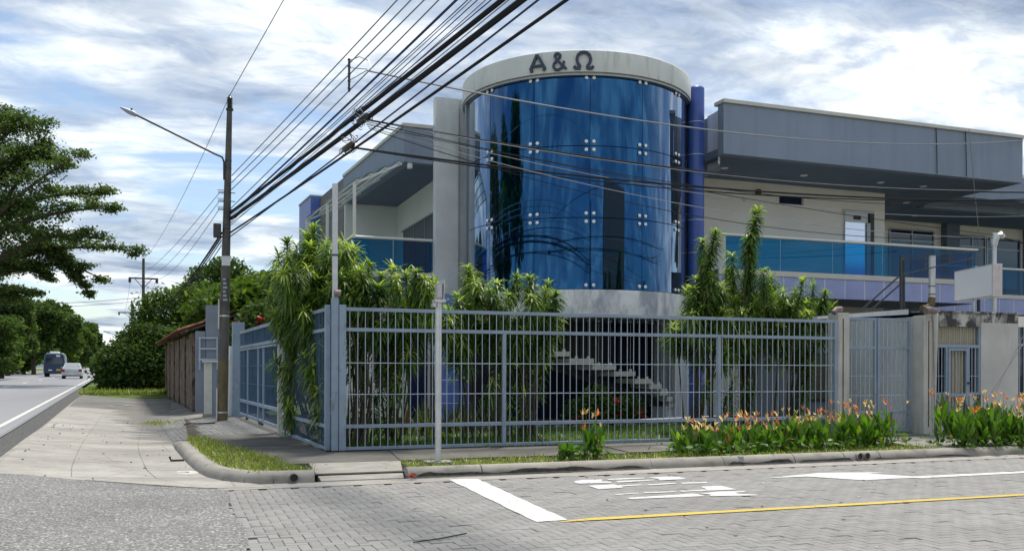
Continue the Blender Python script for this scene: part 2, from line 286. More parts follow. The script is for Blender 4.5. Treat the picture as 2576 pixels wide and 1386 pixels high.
    # paint that has worn through in specks
    for nm, col in (('paint_white', (0.66, 0.66, 0.64)), ('paint_yellow', (0.62, 0.44, 0.07)), ('paint_road', (0.66, 0.65, 0.60))):
        s = NT(nm); c = s.mix(s.ramp(s.noise(18, 6, None, 0.7), [(0.62, 0.0), (0.72, 0.7)]), col, (0.36, 0.35, 0.33))
        c = s.mix(1.0, c, s.ramp(s.noise(3, 4), [(0.3, 0.93), (0.7, 1.04)]), 'MULTIPLY'); b = s.principled(c, 0.7, 0, 0.3)
        hole = s.mix(1.0, s.ramp(s.noise(30, 5, None, 0.75), [(0.55, 0.0), (0.60, 0.9)]), s.ramp(s.noise(2.2, 3), [(0.40, 0.1), (0.6, 1.0)]), 'MULTIPLY')
        tr = s.n('ShaderNodeBsdfTransparent'); mx = s.n('ShaderNodeMixShader'); s.l(hole, mx.inputs[0]); s.l(b.outputs[0], mx.inputs[1]); s.l(tr.outputs[0], mx.inputs[2]); s.l(mx.outputs[0], s.out.inputs[0]); MATS[nm] = s.m
    # wall with black mould
    s = NT('shop_mould'); c = s.ramp(s.noise(1.5, 6), [(0.3, (0.47, 0.47, 0.45)), (0.7, (0.58, 0.58, 0.55))])
    k = s.noise(1.0, 8, s.pos((3.2, 3.2, 2.0)), 0.7, 0.5); c = s.mix(s.ramp(k, [(0.40, 0.0), (0.52, 0.94)]), c, (0.035, 0.036, 0.036))
    s.principled(c, 0.9, 0, 0.3, s.noise(40, 4), 0.3, 0.01); MATS['shop_mould'] = s.m
ground_mats()
# ---------------------------------------------------------------- geometry helpers
ORG = {}
def origin(o):
    return ORG.get(o.name, (0, 0, 0)) if o is not None else (0, 0, 0)
def tag(o, label=None, cat=None, group=None, kind=None):
    if label: o['label'] = label
    if cat: o['category'] = cat
    if group: o['group'] = group
    if kind: o['kind'] = kind
    return o
def thing(name, label, cat, loc, group=None):
    o = bpy.data.objects.new(name, None); o.empty_display_size = 0.2; COL.objects.link(o); o.location = loc
    ORG[o.name] = tuple(loc); return tag(o, label, cat, group)
def link(name, me, m, parent=None, org=None):
    o = bpy.data.objects.new(name, me); COL.objects.link(o)
    if m is not None and not me.materials: me.materials.append(MATS[m])
    if parent is not None:
        o.parent = parent; ORG[o.name] = origin(parent)
    else:
        o.location = org or (0, 0, 0); ORG[o.name] = tuple(org or (0, 0, 0))
    return o
def put(name, me, parent, loc, rot=(0, 0, 0), scale=(1, 1, 1), label=None):
    """a part sharing mesh data, at a world place"""
    o = bpy.data.objects.new(name, me); COL.objects.link(o); o.parent = parent
    g = origin(parent); o.location = (loc[0] - g[0], loc[1] - g[1], loc[2] - g[2]); o.rotation_euler = rot; o.scale = scale
    ORG[o.name] = tuple(loc)
    if label: o['label'] = label
    return o
def np_mesh(name, V, F, m, parent=None, org=None, var=None, smooth=False):
    V = np.asarray(V, dtype=np.float64).copy(); F = np.asarray(F, dtype=np.int32)
    g = origin(parent) if parent is not None else (org or (0, 0, 0))
    V -= np.array(g)
    me = bpy.data.meshes.new(name); k = F.shape[1]
    me.vertices.add(len(V)); me.vertices.foreach_set('co', V.astype(np.float32).ravel())
    me.loops.add(F.size); me.loops.foreach_set('vertex_index', F.ravel())
    me.polygons.add(len(F)); me.polygons.foreach_set('loop_start', np.arange(0, F.size, k, dtype=np.int32)); me.polygons.foreach_set('loop_total', np.full(len(F), k, dtype=np.int32))
    if smooth: me.polygons.foreach_set('use_smooth', np.ones(len(F), dtype=bool))
    if var is not None:
        a = me.attributes.new('var', 'FLOAT', 'POINT'); a.data.foreach_set('value', np.asarray(var, dtype=np.float32))
    me.update(); me.validate()
    return link(name, me, m, parent, g if parent is None else None)
class MB:
    def __init__(s): s.v = []; s.f = []
    def add(s, vs, fs):
        n = len(s.v); s.v += [tuple(p) for p in vs]; s.f += [tuple(i + n for i in f) for f in fs]; return s
    def box(s, x0, x1, y0, y1, z0, z1):
        return s.add([(x0, y0, z0), (x1, y0, z0), (x1, y1, z0), (x0, y1, z0), (x0, y0, z1), (x1, y0, z1), (x1, y1, z1), (x0, y1, z1)],
                     [(0, 3, 2, 1), (4, 5, 6, 7), (0, 1, 5, 4), (1, 2, 6, 5), (2, 3, 7, 6), (3, 0, 4, 7)])
    def beam(s, p0, p1, w, h, up=(0, 0, 1)):
        """rectangular bar from p0 to p1, w across, h along up"""
        p0 = Vector(p0); p1 = Vector(p1); d = (p1 - p0).normalized(); a = d.cross(Vector(up))
        if a.length < 1e-4: a = d.cross(Vector((1, 0, 0)))
        a.normalize(); b = a.cross(d).normalized(); a *= w / 2; b *= h / 2
        q = [p0 - a - b, p0 + a - b, p0 + a + b, p0 - a + b, p1 - a - b, p1 + a - b, p1 + a + b, p1 - a + b]
        return s.add(q, [(0, 1, 2, 3), (7, 6, 5, 4), (0, 4, 5, 1), (1, 5, 6, 2), (2, 6, 7, 3), (3, 7, 4, 0)])
    def prism(s, poly, z0, z1):
        n = len(poly); z0 = z0 if hasattr(z0, '__len__') else [z0] * n; z1 = z1 if hasattr(z1, '__len__') else [z1] * n
        vs = [(x, y, a) for (x, y), a in zip(poly, z0)] + [(x, y, a) for (x, y), a in zip(poly, z1)]
        fs = [tuple(range(n - 1, -1, -1)), tuple(range(n, 2 * n))] + [(i, (i + 1) % n, n + (i + 1) % n, n + i) for i in range(n)]
        return s.add(vs, fs)
    def extrude(s, pts, vec):
        """planar 3-d outline extruded by vec"""
        n = len(pts); v = Vector(vec); vs = [tuple(p) for p in pts] + [tuple(Vector(p) + v) for p in pts]
        return s.add(vs, [tuple(range(n - 1, -1, -1)), tuple(range(n, 2 * n))] + [(i, (i + 1) % n, n + (i + 1) % n, n + i) for i in range(n)])
    def tube(s, path, r, n=8, cap=True):
        P = [Vector(p) for p in path]; rr = r if hasattr(r, '__len__') else [r] * len(P); vs = []; fs = []
        ref = Vector((0, 0, 1))
        d0 = (P[1] - P[0]).normalized()
        if abs(d0.z) > 0.9: ref = Vector((1, 0, 0))
        for i, p in enumerate(P):
            d = ((P[min(i + 1, len(P) - 1)] - P[max(i - 1, 0)])).normalized()
            a = d.cross(ref).normalized(); b = a.cross(d)
            for k in range(n):
                t = 2 * math.pi * k / n; vs.append(p + a * (rr[i] * math.cos(t)) + b * (rr[i] * math.sin(t)))
        for i in range(len(P) - 1):
            for k in range(n):
                fs.append((i * n + k, i * n + (k + 1) % n, (i + 1) * n + (k + 1) % n, (i + 1) * n + k))
        if cap: fs += [tuple(range(n)), tuple(range(len(P) * n - 1, (len(P) - 1) * n - 1, -1))]
        return s.add(vs, fs)
    def lathe(s, c, prof, n=20, a0=0, a1=360):
        """prof: (radius, z) list, around a vertical axis at c=(x,y)"""
        full = abs(a1 - a0) >= 359.9; m = n if full else n + 1; vs = []; fs = []
        for (r, z) in prof:
            for k in range(m):
                t = R(a0 + (a1 - a0) * k / n); vs.append((c[0] + r * math.cos(t), c[1] + r * math.sin(t), z))
        for i in range(len(prof) - 1):
            for k in range(n):
                k2 = (k + 1) % m; fs.append((i * m + k, i * m + k2, (i + 1) * m + k2, (i + 1) * m + k))
        return s.add(vs, fs)
    def build(s, name, m, parent=None, smooth=False, bevel=0, org=None, seg=2):
        g = origin(parent) if parent is not None else (org or (0, 0, 0))
        me = bpy.data.meshes.new(name); me.from_pydata([(x - g[0], y - g[1], z - g[2]) for x, y, z in s.v], [], s.f)
        if smooth: me.polygons.foreach_set('use_smooth', [True] * len(me.polygons))
        bm = bmesh.new(); bm.from_mesh(me); bmesh.ops.recalc_face_normals(bm, faces=bm.faces)
        if bevel:
            es = [e for e in bm.edges if len(e.link_faces) == 2 and e.calc_face_angle(0) > 0.6]
            if es: bmesh.ops.bevel(bm, geom=es, offset=bevel, segments=seg, affect='EDGES', profile=0.6, clamp_overlap=True)
        bm.to_mesh(me); bm.free(); me.update()
        if smooth:
            me.set_sharp_from_angle(angle=R(40))
        return link(name, me, m, parent, g if parent is None else None)
def B(name, m, parent, x0, x1, y0, y1, z0, z1, bevel=0, label=None):
    o = MB().box(x0, x1, y0, y1, z0, z1).build(name, m, parent, bevel=bevel)
    if label: o['label'] = label
    return o
def boxmesh(name, sx, sy, sz, m, bevel=0, z0=0.0):
    """shared mesh, centred in x and y, standing on z0"""
    mb = MB().box(-sx / 2, sx / 2, -sy / 2, sy / 2, z0, z0 + sz); o = mb.build(name, m, None, bevel=bevel)
    me = o.data; bpy.data.objects.remove(o); return me
def struct(o): o['kind'] = 'structure'; return o
def sag(p0, p1, s, n=14):
    p0 = Vector(p0); p1 = Vector(p1); out = []
    for i in range(n + 1):
        t = i / n; p = p0.lerp(p1, t); p.z -= 4 * s * t * (1 - t); out.append(p)
    return out
# ---- leaves in numpy
def unit(a): return a / np.maximum(np.linalg.norm(a, axis=-1, keepdims=True), 1e-9)
def strap_leaves(P, D, L, W, droop, var, prof=(0.45, 1.0, 0.8, 0.06), ts=(0, 0.33, 0.7, 1.0)):
    """arching strap leaves; P base, D direction, L length, W width, droop fraction"""
    n = len(P); k = len(ts); D = unit(D)
    side = np.cross(D, np.array([0, 0, 1.0])); bad = np.linalg.norm(side, axis=1) < 0.05; side[bad] = np.array([1.0, 0, 0]); side = unit(side)
    V = np.zeros((n, k, 2, 3))
    for i, t in enumerate(ts):
        c = P + D * (L * t)[:, None]; c[:, 2] -= droop * L * t * t; c -= D * (0.25 * droop * L * t * t)[:, None]
        wv = side * (W * prof[i] / 2)[:, None]; V[:, i, 0] = c - wv; V[:, i, 1] = c + wv
    b = (np.arange(n) * k * 2)[:, None]
    F = np.concatenate([b + np.array([[2 * i, 2 * i + 1, 2 * i + 3, 2 * i + 2]]) for i in range(k - 1)], axis=1).reshape(-1, 4)
    return V.reshape(-1, 3), F, np.repeat(var, k * 2)
def leaf_quads(C, size, var, flat=0.4, asp=1.7):
    """random small rhombic leaves around centres C"""
    n = len(C); nrm = RNG.normal(size=(n, 3)); nrm[:, 2] = np.abs(nrm[:, 2]) + flat; nrm = unit(nrm)
    a = unit(np.cross(nrm, RNG.normal(size=(n, 3)))); b = np.cross(nrm, a)
    s = size * RNG.uniform(0.6, 1.4, n)
    V = np.stack([C - a * (s * asp / 2)[:, None], C + b * (s / 2)[:, None] + nrm * (s * 0.12)[:, None], C + a * (s * asp / 2)[:, None], C - b * (s / 2)[:, None] + nrm * (s * 0.12)[:, None]], axis=1)
    F = np.arange(n * 4).reshape(-1, 4); return V.reshape(-1, 3), F, np.repeat(var, 4)
class LeafBag:
    def __init__(s): s.V = []; s.F = []; s.A = []; s.n = 0
    def add(s, vfa):
        V, F, A = vfa; s.V.append(V); s.F.append(F + s.n); s.A.append(A); s.n += len(V)
    def build(s, name, m, parent=None, org=None):
        return np_mesh(name, np.concatenate(s.V), np.concatenate(s.F), m, parent, org, np.concatenate(s.A))
def blob_points(n, c, r, shell=0.55):
    """points in an ellipsoid, more of them near its skin"""
    d = unit(RNG.normal(size=(n, 3))); q = (shell + (1 - shell) * RNG.random(n) ** 0.7)[:, None]
    return np.array(c) + d * q * np.array(r)
# where the camera stands and looks, only for thinning what it cannot see
_s, _c = math.sin(R(20.3)), math.cos(R(20.3))
def LD(p, s_, off=0.0):
    """point s_ metres along the side road's direction from p, off to its right"""
    a = R(3.1); return (p[0] - math.sin(a) * s_ + math.cos(a) * off, p[1] + math.cos(a) * s_ + math.sin(a) * off)
def Xe(y): return -3.4 - 0.0537 * (y - 21.6)       # road edge line
def Zr(y): return 0.30 + 0.0045 * max(0.0, y - 20)   # road level
# ================================================================ ground, roads, pavements
g = np_mesh('terrain', [(-1600, -300, -0.45), (1600, -300, -0.45), (1600, 2420, -0.45), (-1600, 2420, -0.45)], [(0, 1, 2, 3)], 'grass_ground'); struct(g)
def sheet(name, m, xs, ys, zf, xf=None):
    V = []; F = []
    for j, y in enumerate(ys):
        for i, x in enumerate(xs):
            X = xf(x, y) if xf else x; V.append((X, y, zf(X, y)))
    k = len(xs)
    for j in range(len(ys) - 1):
        for i in range(k - 1): F.append((j * k + i, j * k + i + 1, (j + 1) * k + i + 1, (j + 1) * k + i))
    o = np_mesh(name, V, F, m, smooth=True); return struct(o)
ysr = list(range(-60, 60, 5)) + list(range(60, 620, 20))
sheet('highway', 'asphalt_road', [0.35, -2, -4.5, -7.4, -10.6], ysr, lambda X, y: Zr(y), lambda x, y: Xe(y) + x)
sheet('highway_opposite', 'asphalt_road', [-19, -22, -26], ysr, lambda X, y: Zr(y) + 0.1, lambda x, y: Xe(y) + x)
sheet('median', 'grass_ground', [-10.6, -10.75, -12, -15, -18.9, -19], ysr, lambda X, y: Zr(y) + (0.12 if X - Xe(y) < -10.7 and X - Xe(y) > -18.95 else -0.02), lambda x, y: Xe(y) + x)
sheet('verge', 'grass_ground', [-26, -27, -60, -200], ysr, lambda X, y: Zr(y) + 0.1 + 0.004 * abs(X), lambda x, y: Xe(y) + x)
# kerb of the median
ko = struct(sheet('median_kerb', 'concrete_kerb', [-10.45, -10.46, -10.62, -10.63], ysr, lambda X, y: Zr(y) + (0.15 if -10.625 < X - Xe(y) < -10.455 else 0.0), lambda x, y: Xe(y) + x))
# road paint
def stripe(name, x0, x1, y0, y1, m='paint_road', n=12):
    ys = [y0 + (y1 - y0) * i / n for i in range(n + 1)]
    return sheet(name, m, [x0, x1], ys, lambda X, y: Zr(y) + 0.006, lambda x, y: Xe(y) + x)
stripe('edge_line', -0.05, 0.06, -20, 400, n=60)
for y0 in (36.5, 46.0, 58, 70, 84, 100, 118): stripe('lane_line', -3.72, -3.58, y0, y0 + 4.2, n=2)
for y0 in (48, 60, 74): stripe('lane_line', -7.15, -7.02, y0, y0 + 5.0, n=2)
# slope from the highway's edge down to the apron, dark broken asphalt
def rnd(a, b): return random.uniform(a, b)
jag = {}
def jg(y):
    k = round(y * 4)
    if k not in jag: jag[k] = rnd(-0.13, 0.16)
    return jag[k]
ysn = [-6 + 0.25 * i for i in range(260)]
def gz(X, y):     # level of the apron: falls from the highway towards the fence
    e = Xe(y) + 0.75; t = min(1, max(0, (X - e) / 2.6)); up = min(0.12, max(0, (y - 24) * 0.006)); return 0.16 * (1 - t) ** 1.5 + up * 0.7
sheet('shoulder', 'asphalt_dark', [0.3, 0.5, 0.62, 0.74, 0.9], ysn, lambda X, y: max(Zr(y) + 0.004 - 0.55 * (X - Xe(y) - 0.3), -0.05) if X - Xe(y) > 0.31 else Zr(y) + 0.004, lambda x, y: Xe(y) + x + (jg(y) if x > 0.6 else 0))
# apron, laid as concrete slabs with open joints
ap = struct(thing('concrete_apron', None, None, (0, 20, 0)))
def slab(parent, name, poly, zf, m, t=0.16, inset=0.008):
    cx = sum(p[0] for p in poly) / len(poly); cy = sum(p[1] for p in poly) / len(poly)
    q = []
    for x, y in poly:
        d = math.hypot(x - cx, y - cy); k = 1 - inset / d; q.append((cx + (x - cx) * k, cy + (y - cy) * k))
    # subdivided top so that it follows the slope
    z1 = [zf(x, y) for x, y in q]
    o = MB().prism(q, [z - t for z in z1], z1).build(name, m, parent); return o
def rightx(y):     # right-hand border of the apron: kerb of the grass island, then the block paving
    return float(np.interp(y, [11.9, 12.45, 12.95, 13.45, 14.1, 16, 18.4, 19.6, 20.3, 60], [1.3, 1.25, 0.66, 0.48, 0.37, 0.21, 0.06, 0.02, 0.02, -0.05]))
rows = [11.9, 13.35, 14.4, 15.4, 17.6, 20.0, 22.6, 25.4, 28.4, 31.6, 35.0, 39.0, 44.0, 50.0]
for j in range(len(rows) - 1):
    y0, y1 = rows[j], rows[j + 1]; n = 3
    for i in range(n):
        def xx(t, y):
            a = Xe(y) + 0.7; b = rightx(y) - 0.02; f = [0, 0.36, 0.74, 1.0][t]; return a + (b - a) * f
        if j == 0:
            poly = [(xx(i, y0) if i else -2.4, [13.45, 12.95, 12.2, 11.98][i]), (xx(i + 1, y0), [13.45, 12.95, 12.2, 11.98][i + 1]), (xx(i + 1, y1), y1), (xx(i, y1), y1)]
            if i == 0: poly[0] = (xx(0, 13.3), 13.33)
        else: poly = [(xx(i, y0), y0), (xx(i + 1, y0), y0), (xx(i + 1, y1), y1), (xx(i, y1), y1)]
        slab(ap, 'slab', poly, lambda x, y: gz(x, y) + 0.003, 'apron_old' if y0 > 34 else 'concrete_apron')
sheet('apron_bed', 'concrete_kerb', [0.4, 0.8, 1.6, 2.6, 3.6, 4.4], [11.5, 12.2, 13, 14, 16, 18, 20, 24, 28, 34, 40, 46, 52], lambda X, y: gz(X, y) - 0.014, lambda x, y: Xe(y) + x)
# coarse asphalt where the street meets the highway
pl = [(0.46, 3.0), (0.44, 7.9), (0.40, 10.2), (0.36, 11.95)]
asp = sheet('street_mouth', 'asphalt_coarse', [0, 0.25, 0.5, 0.75, 1.0], [-2, 2, 5, 6, 6.6, 7.2, 7.8, 8.4, 9, 9.6, 10.2, 10.8, 11.3, 11.9, 12.4, 12.9, 13.4], lambda X, y: gz(X, y) + 0.006 + (-0.001 if y > 12 else 0),
            lambda t, y: (Xe(y) + 0.55) * (1 - t) + t * (0.60 + 0.05 * math.sin(y * 2.3) if y < 11.95 else 0.60 - (y - 11.95) * 1.7))
# ---- the block-paved street: herringbone of 20 x 10 cm blocks; the nearest 300 in view are objects
street = struct(thing('street', None, None, (6, 8, 0)))
bed = np_mesh('bedding', [(0.2, 1.0, -0.02), (40, 1.0, -0.02), (40, 12.05, -0.02), (0.2, 12.05, -0.02)], [(0, 1, 2, 3)], 'joint_sand', street); bed['kind'] = 'stuff'
cells = []
u = 0.1
for j in range(int((12.02 - 3.4) / u)):
    for i in range(int((30 - 0.2) / u)):
        t = (i - j) % 4
        if t == 0: cells.append((0.3 + i * u + u, 3.4 + j * u + u / 2, 0))
        elif t == 3: cells.append((0.3 + i * u + u / 2, 3.4 + j * u + u, 1))
cells = np.array(cells)
edge = 0.46 + 0.05 * np.sin(cells[:, 1] * 3.1) + 0.03 * np.sin(cells[:, 1] * 9.0)
cells = cells[(cells[:, 0] > edge + 0.08) & (cells[:, 1] < 11.9)]
dep = cells[:, 0] * _s + cells[:, 1] * _c; rr = cells[:, 0] * _c - cells[:, 1] * _s
inview = (np.abs(rr / dep) < 0.575) & (dep > 7.45)
order = np.argsort(np.where(inview, dep, 1e9)); near = set(order[:300].tolist())
pg = 0.0045; bz = 0.004
bvx = np.array([[-1, -1], [1, -1], [1, 1], [-1, 1]])
def paver_mesh():
    L, W = 0.1 - pg / 2, 0.05 - pg / 2
    mb = MB(); top = [(sx * (L - 0.004), sy * (W - 0.004), 0) for sx, sy in bvx]; mid = [(sx * L, sy * W, -bz) for sx, sy in bvx]; bot = [(sx * L, sy * W, -0.03) for sx, sy in bvx]
    mb.add(top + mid + bot, [(0, 1, 2, 3)] + [(4 + i, 4 + (i + 1) % 4, (i + 1) % 4, i) for i in range(4)] + [(8 + i, 8 + (i + 1) % 4, 4 + (i + 1) % 4, 4 + i) for i in range(4)])
    o = mb.build('paver', 'paver'); me = o.data; bpy.data.objects.remove(o); return me
pme = paver_mesh()
for i in near:
    x, y, r_ = cells[i]; put('paver', pme, street, (x + rnd(-.0015, .0015), y + rnd(-.0015, .0015), rnd(-0.0025, 0.001) - (rnd(.003, .008) if random.random() < .05 else 0)), (rnd(-.012, .012), rnd(-.008, .008), (math.pi / 2 if r_ else 0) + rnd(-.012, .012)))
rest = cells[[i for i in range(len(cells)) if i not in near and -0.9 < rr[i] / dep[i] < 1.1]]
n = len(rest); L, W = 0.1 - pg / 2, 0.05 - pg / 2
loc = np.zeros((n, 12, 3))
for k in range(4):
    for lay, (ins, z) in enumerate(((0.004, 0), (0, -bz), (0, -0.03))):
        loc[:, lay * 4 + k, 0] = bvx[k, 0] * (L - ins); loc[:, lay * 4 + k, 1] = bvx[k, 1] * (W - ins); loc[:, lay * 4 + k, 2] = z
a = np.where(rest[:, 2] > 0.5, np.pi / 2, 0) + RNG.uniform(-.012, .012, n); ca, sa = np.cos(a)[:, None], np.sin(a)[:, None]
tx, ty = RNG.uniform(-.012, .012, n)[:, None], RNG.uniform(-.008, .008, n)[:, None]
X = loc[:, :, 0] * ca - loc[:, :, 1] * sa; Y = loc[:, :, 0] * sa + loc[:, :, 1] * ca; Z = loc[:, :, 2] + loc[:, :, 1] * tx + loc[:, :, 0] * ty + (RNG.uniform(-.0025, .001, n) - np.where(RNG.random(n) < .05, RNG.uniform(.003, .008, n), 0))[:, None]
V = np.stack([X + rest[:, 0:1], Y + rest[:, 1:2], Z], axis=2).reshape(-1, 3)
fb = [(0, 1, 2, 3)] + [(4 + i, 4 + (i + 1) % 4, (i + 1) % 4, i) for i in range(4)] + [(8 + i, 8 + (i + 1) % 4, 4 + (i + 1) % 4, 4 + i) for i in range(4)]
F = (np.arange(n)[:, None, None] * 12 + np.array(fb)[None]).reshape(-1, 4)
po = np_mesh('block_paving', V, F, 'paver', street); po['kind'] = 'stuff'
struct(sheet('street_far', 'paver_side', [30, 60], [1, 12.05], lambda X, y: 0.0))
struct(sheet('far_pavement', 'sidewalk_concrete', [0.5, 60], [-4, 3.38], lambda X, y: 0.02))
# gutter and kerbs
struct(sheet('gutter', 'concrete_apron', [0.52, 1.2, 2, 3, 5, 8, 12, 18, 30], [11.88, 12.2, 12.42], lambda X, y: 0.004 - 0.008 * (y > 12), lambda x, y: x))
kerb = struct(thing('kerb', None, None, (8, 12.5, 0)))
def kerbstone(p0, p1, h0=0.14, h1=0.14, wd=0.24):
    p0 = Vector((p0[0], p0[1], 0)); p1 = Vector((p1[0], p1[1], 0)); d = (p1 - p0).normalized(); nrm = Vector((-d.y, d.x, 0))
    prof = [(0.0, -0.1), (0.0, 0.02), (0.03, 0.085), (0.075, 0.128), (0.12, 0.14), (0.2, 0.137), (wd, 0.128), (wd, -0.1)]
    vs = []; g = 0.006; k = len(prof)
    for q, h in ((p0 + d * g, h0), (p1 - d * g, h1)):
        for (o, z) in prof: vs.append(q + nrm * o + Vector((0, 0, z * (h / 0.14) if z > 0 else z)))
    fs = [(i, (i + 1) % k, k + (i + 1) % k, k + i) for i in range(k)] + [tuple(range(k - 1, -1, -1)), tuple(range(k, 2 * k))]
    o = MB().add(vs, fs).build('kerbstone', 'concrete_kerb', kerb, smooth=True); return o
xs = [3.06, 4.15, 5.55, 6.9, 8.2, 9.55, 10.55, 11.3, 12.3, 13.45, 14.4]
for i in range(len(xs) - 1): kerbstone((xs[i], 12.42 + rnd(-.012, .012)), (xs[i + 1], 12.42 + rnd(-.012, .012)))
for i in range(6): kerbstone((14.4 + i * 1.5, 12.43), (15.9 + i * 1.5, 12.43))
pts = [(-0.02, 19.6), (0.02, 18.4), (0.10, 17.2), (0.17, 16.0), (0.26, 14.9), (0.33, 14.1), (0.44, 13.45), (0.62, 12.95), (0.88, 12.62), (1.24, 12.43), (1.78, 12.40)]
for i in range(len(pts) - 1): kerbstone(pts[i], pts[i + 1], 0.05 if i == 0 else 0.15, 0.15)
# the drain mouth in the island kerb and the two pipes farther right
for nm, x, r_, lab in (('drain_pipe', 1.50, 0.052, 'black round drain mouth in the kerb below the grass island'), ('drain_pipe', 10.83, 0.062, 'left one of two drain pipe mouths in kerb by flower bed'), ('drain_pipe', 10.98, 0.062, 'right one of two drain pipe mouths in kerb by flower bed')):
    y = 12.40 if x < 3 else 12.415
    t = thing(nm, lab, 'drain', (x, y, 0.0))
    mb = MB()
    for ra, rb, yy in ((r_, r_ * 0.86, y - 0.035),):
        n_ = 16; vs = []; fs = []
        for q in (r_, r_ * 0.84):
            for yv in (y - 0.035, y + 0.08):
                for k in range(n_): vs.append((x + q * math.cos(2 * math.pi * k / n_), yv, 0.072 + q * math.sin(2 * math.pi * k / n_)))
        for k in range(n_):
            k2 = (k + 1) % n_; fs += [(k, k2, n_ + k2, n_ + k), (2 * n_ + k, 2 * n_ + k2, k2, k), (2 * n_ + k2, 2 * n_ + k, 3 * n_ + k, 3 * n_ + k2)]
        mb.add(vs, fs)
    mb.build('pipe_rim', 'concrete_kerb' if x > 3 else 'insulator_dark', t, smooth=True)
    MB().lathe((0, 0), [(0.001, 0), (r_ * 0.86, 0)], 16)
    d = [(x + r_ * 0.85 * math.cos(2 * math.pi * k / 16), y - 0.02, 0.072 + r_ * 0.85 * math.sin(2 * math.pi * k / 16)) for k in range(16)]
    MB().add(d, [tuple(range(16))]).build('pipe_bore', 'sign_black', t)
# black mould plus painted-in shade along the foot of the front kerb
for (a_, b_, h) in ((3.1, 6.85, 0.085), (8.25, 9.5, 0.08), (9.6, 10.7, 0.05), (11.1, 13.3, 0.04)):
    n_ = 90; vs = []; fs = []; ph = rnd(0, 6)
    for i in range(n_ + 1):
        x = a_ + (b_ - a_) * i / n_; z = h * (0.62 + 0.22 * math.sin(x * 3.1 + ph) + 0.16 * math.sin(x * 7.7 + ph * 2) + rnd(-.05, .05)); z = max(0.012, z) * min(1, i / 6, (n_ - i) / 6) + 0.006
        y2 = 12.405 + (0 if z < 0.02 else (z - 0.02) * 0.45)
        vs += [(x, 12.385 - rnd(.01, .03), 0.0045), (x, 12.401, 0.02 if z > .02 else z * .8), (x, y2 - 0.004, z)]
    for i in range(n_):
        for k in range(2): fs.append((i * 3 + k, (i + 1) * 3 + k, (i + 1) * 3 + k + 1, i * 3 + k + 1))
    o = MB().add(vs, fs).build('mould_shade_band', 'moss_shade_black', kerb)
# vehicle ramp through the kerb
rp = struct(thing('kerb_ramp', None, None, (2.4, 13, 0)))
MB().add([(1.86, 12.42, 0.012), (3.0, 12.42, 0.012), (3.22, 13.55, 0.135), (1.86, 13.6, 0.135), (1.86, 12.42, -.1), (3.0, 12.42, -.1), (3.22, 13.55, -.1), (1.86, 13.6, -.1)],
         [(0, 1, 2, 3), (0, 4, 5, 1), (1, 5, 6, 2), (3, 2, 6, 7), (0, 3, 7, 4)]).build('ramp_slab', 'concrete_apron', rp, bevel=0.01)
# pavement slabs
pv = struct(thing('pavement', None, None, (6, 14.5, 0.13)))
S = 0.132
def pslab(poly, z=S, m='sidewalk_concrete'):
    zz = z + rnd(-.006, .004); slab(pv, 'slab', poly, lambda x, y: zz, m, 0.12, 0.009)
for x0, x1 in ((1.25, 3.35), (3.35, 5.2), (5.2, 7.25), (7.25, 9.1), (9.1, 11.0), (11.0, 12.9)):
    pslab([(x0 - (0.12 if x0 > 3 else 0), 13.62), (x1 - 0.12, 13.62), (x1 + 0.1, 15.42), (x0 + (0.1 if x0 > 3 else -.1), 15.42)], S + 0.012 if x0 > 7 else S, 'sidewalk_concrete' if x0 > 7 else 'sidewalk_dark')
pslab([(12.9, 12.75), (15.9, 12.75), (15.9, 15.3), (13.0, 15.42)], S - .01); pslab([(13.1, 15.45), (15.4, 15.45), (15.4, 17.6), (13.1, 17.6)], S + .012)
pslab([(15.9, 12.75), (20, 12.75), (20, 15.4), (15.9, 15.3)], 0.10)
for y0, y1 in ((15.44, 17.1), (17.1, 18.9), (18.9, 20.3)): pslab([(0.55, y0), (2.42 - (y0 - 15.5) * 0.05, y0), (2.42 - (y1 - 15.5) * 0.05, y1), (0.5, y1)], S, 'sidewalk_dark')
struct(MB().add([(x, y, 0.06) for x, y in ((1.2, 12.72), (40, 12.6), (40, 30), (0.3, 30), (0.3, 20.3), (0.2, 19.6), (0.35, 16.0), (0.5, 14.3), (0.75, 13.2))], [tuple(range(9))]).build('pavement_bed', 'soil'))
# small block paving in front of the side gate
c2 = []
for j in range(80):
    for i in range(12):
        x = 0.05 + i * 0.2 + (0.1 if j % 2 else 0) - (j * 0.1) * 0.054; y = 20.35 + j * 0.1
        if x < 2.1 - (y - 20.3) * 0.054: c2.append((x, y))
c2 = np.array(c2); n = len(c2); loc = np.zeros((n, 8, 3))
for k in range(4):
    for lay, z in enumerate((0.0, -0.03)): loc[:, lay * 4 + k] = [bvx[k, 0] * 0.094, bvx[k, 1] * 0.045, z]
zz = np.clip((c2[:, 0] + 0.1) * 0.09, 0.015, 0.13) + RNG.uniform(-.006, .004, n) + np.maximum(0, c2[:, 1] - 24) * 0.004
V = loc + np.stack([c2[:, 0], c2[:, 1], zz], axis=1)[:, None, :]
F = (np.arange(n)[:, None, None] * 8 + np.array([(0, 1, 2, 3)] + [(4 + i, 4 + (i + 1) % 4, (i + 1) % 4, i) for i in range(4)])[None]).reshape(-1, 4)
po = np_mesh('gate_block_paving', V.reshape(-1, 3), F, 'paver_side'); struct(po)
struct(sheet('gate_paving_bed', 'joint_sand', [-0.1, 0.6, 1.2, 2.4], [20.3, 24, 29], lambda X, y: min(.13, max(0.0, X * 0.09)) - 0.012 + max(0, y - 24) * .004))
struct(sheet('yard_front', 'sidewalk_concrete', [-0.1, 1.0, 2.6], [28.4, 34, 46], lambda X, y: min(.13, max(.006, (X + .1) * .09)) + max(0, y - 24) * .004))
# garden soil behind the fence and inner yards
struct(sheet('garden_soil', 'soil', [2.6, 16], [15.55, 26], lambda X, y: 0.14))
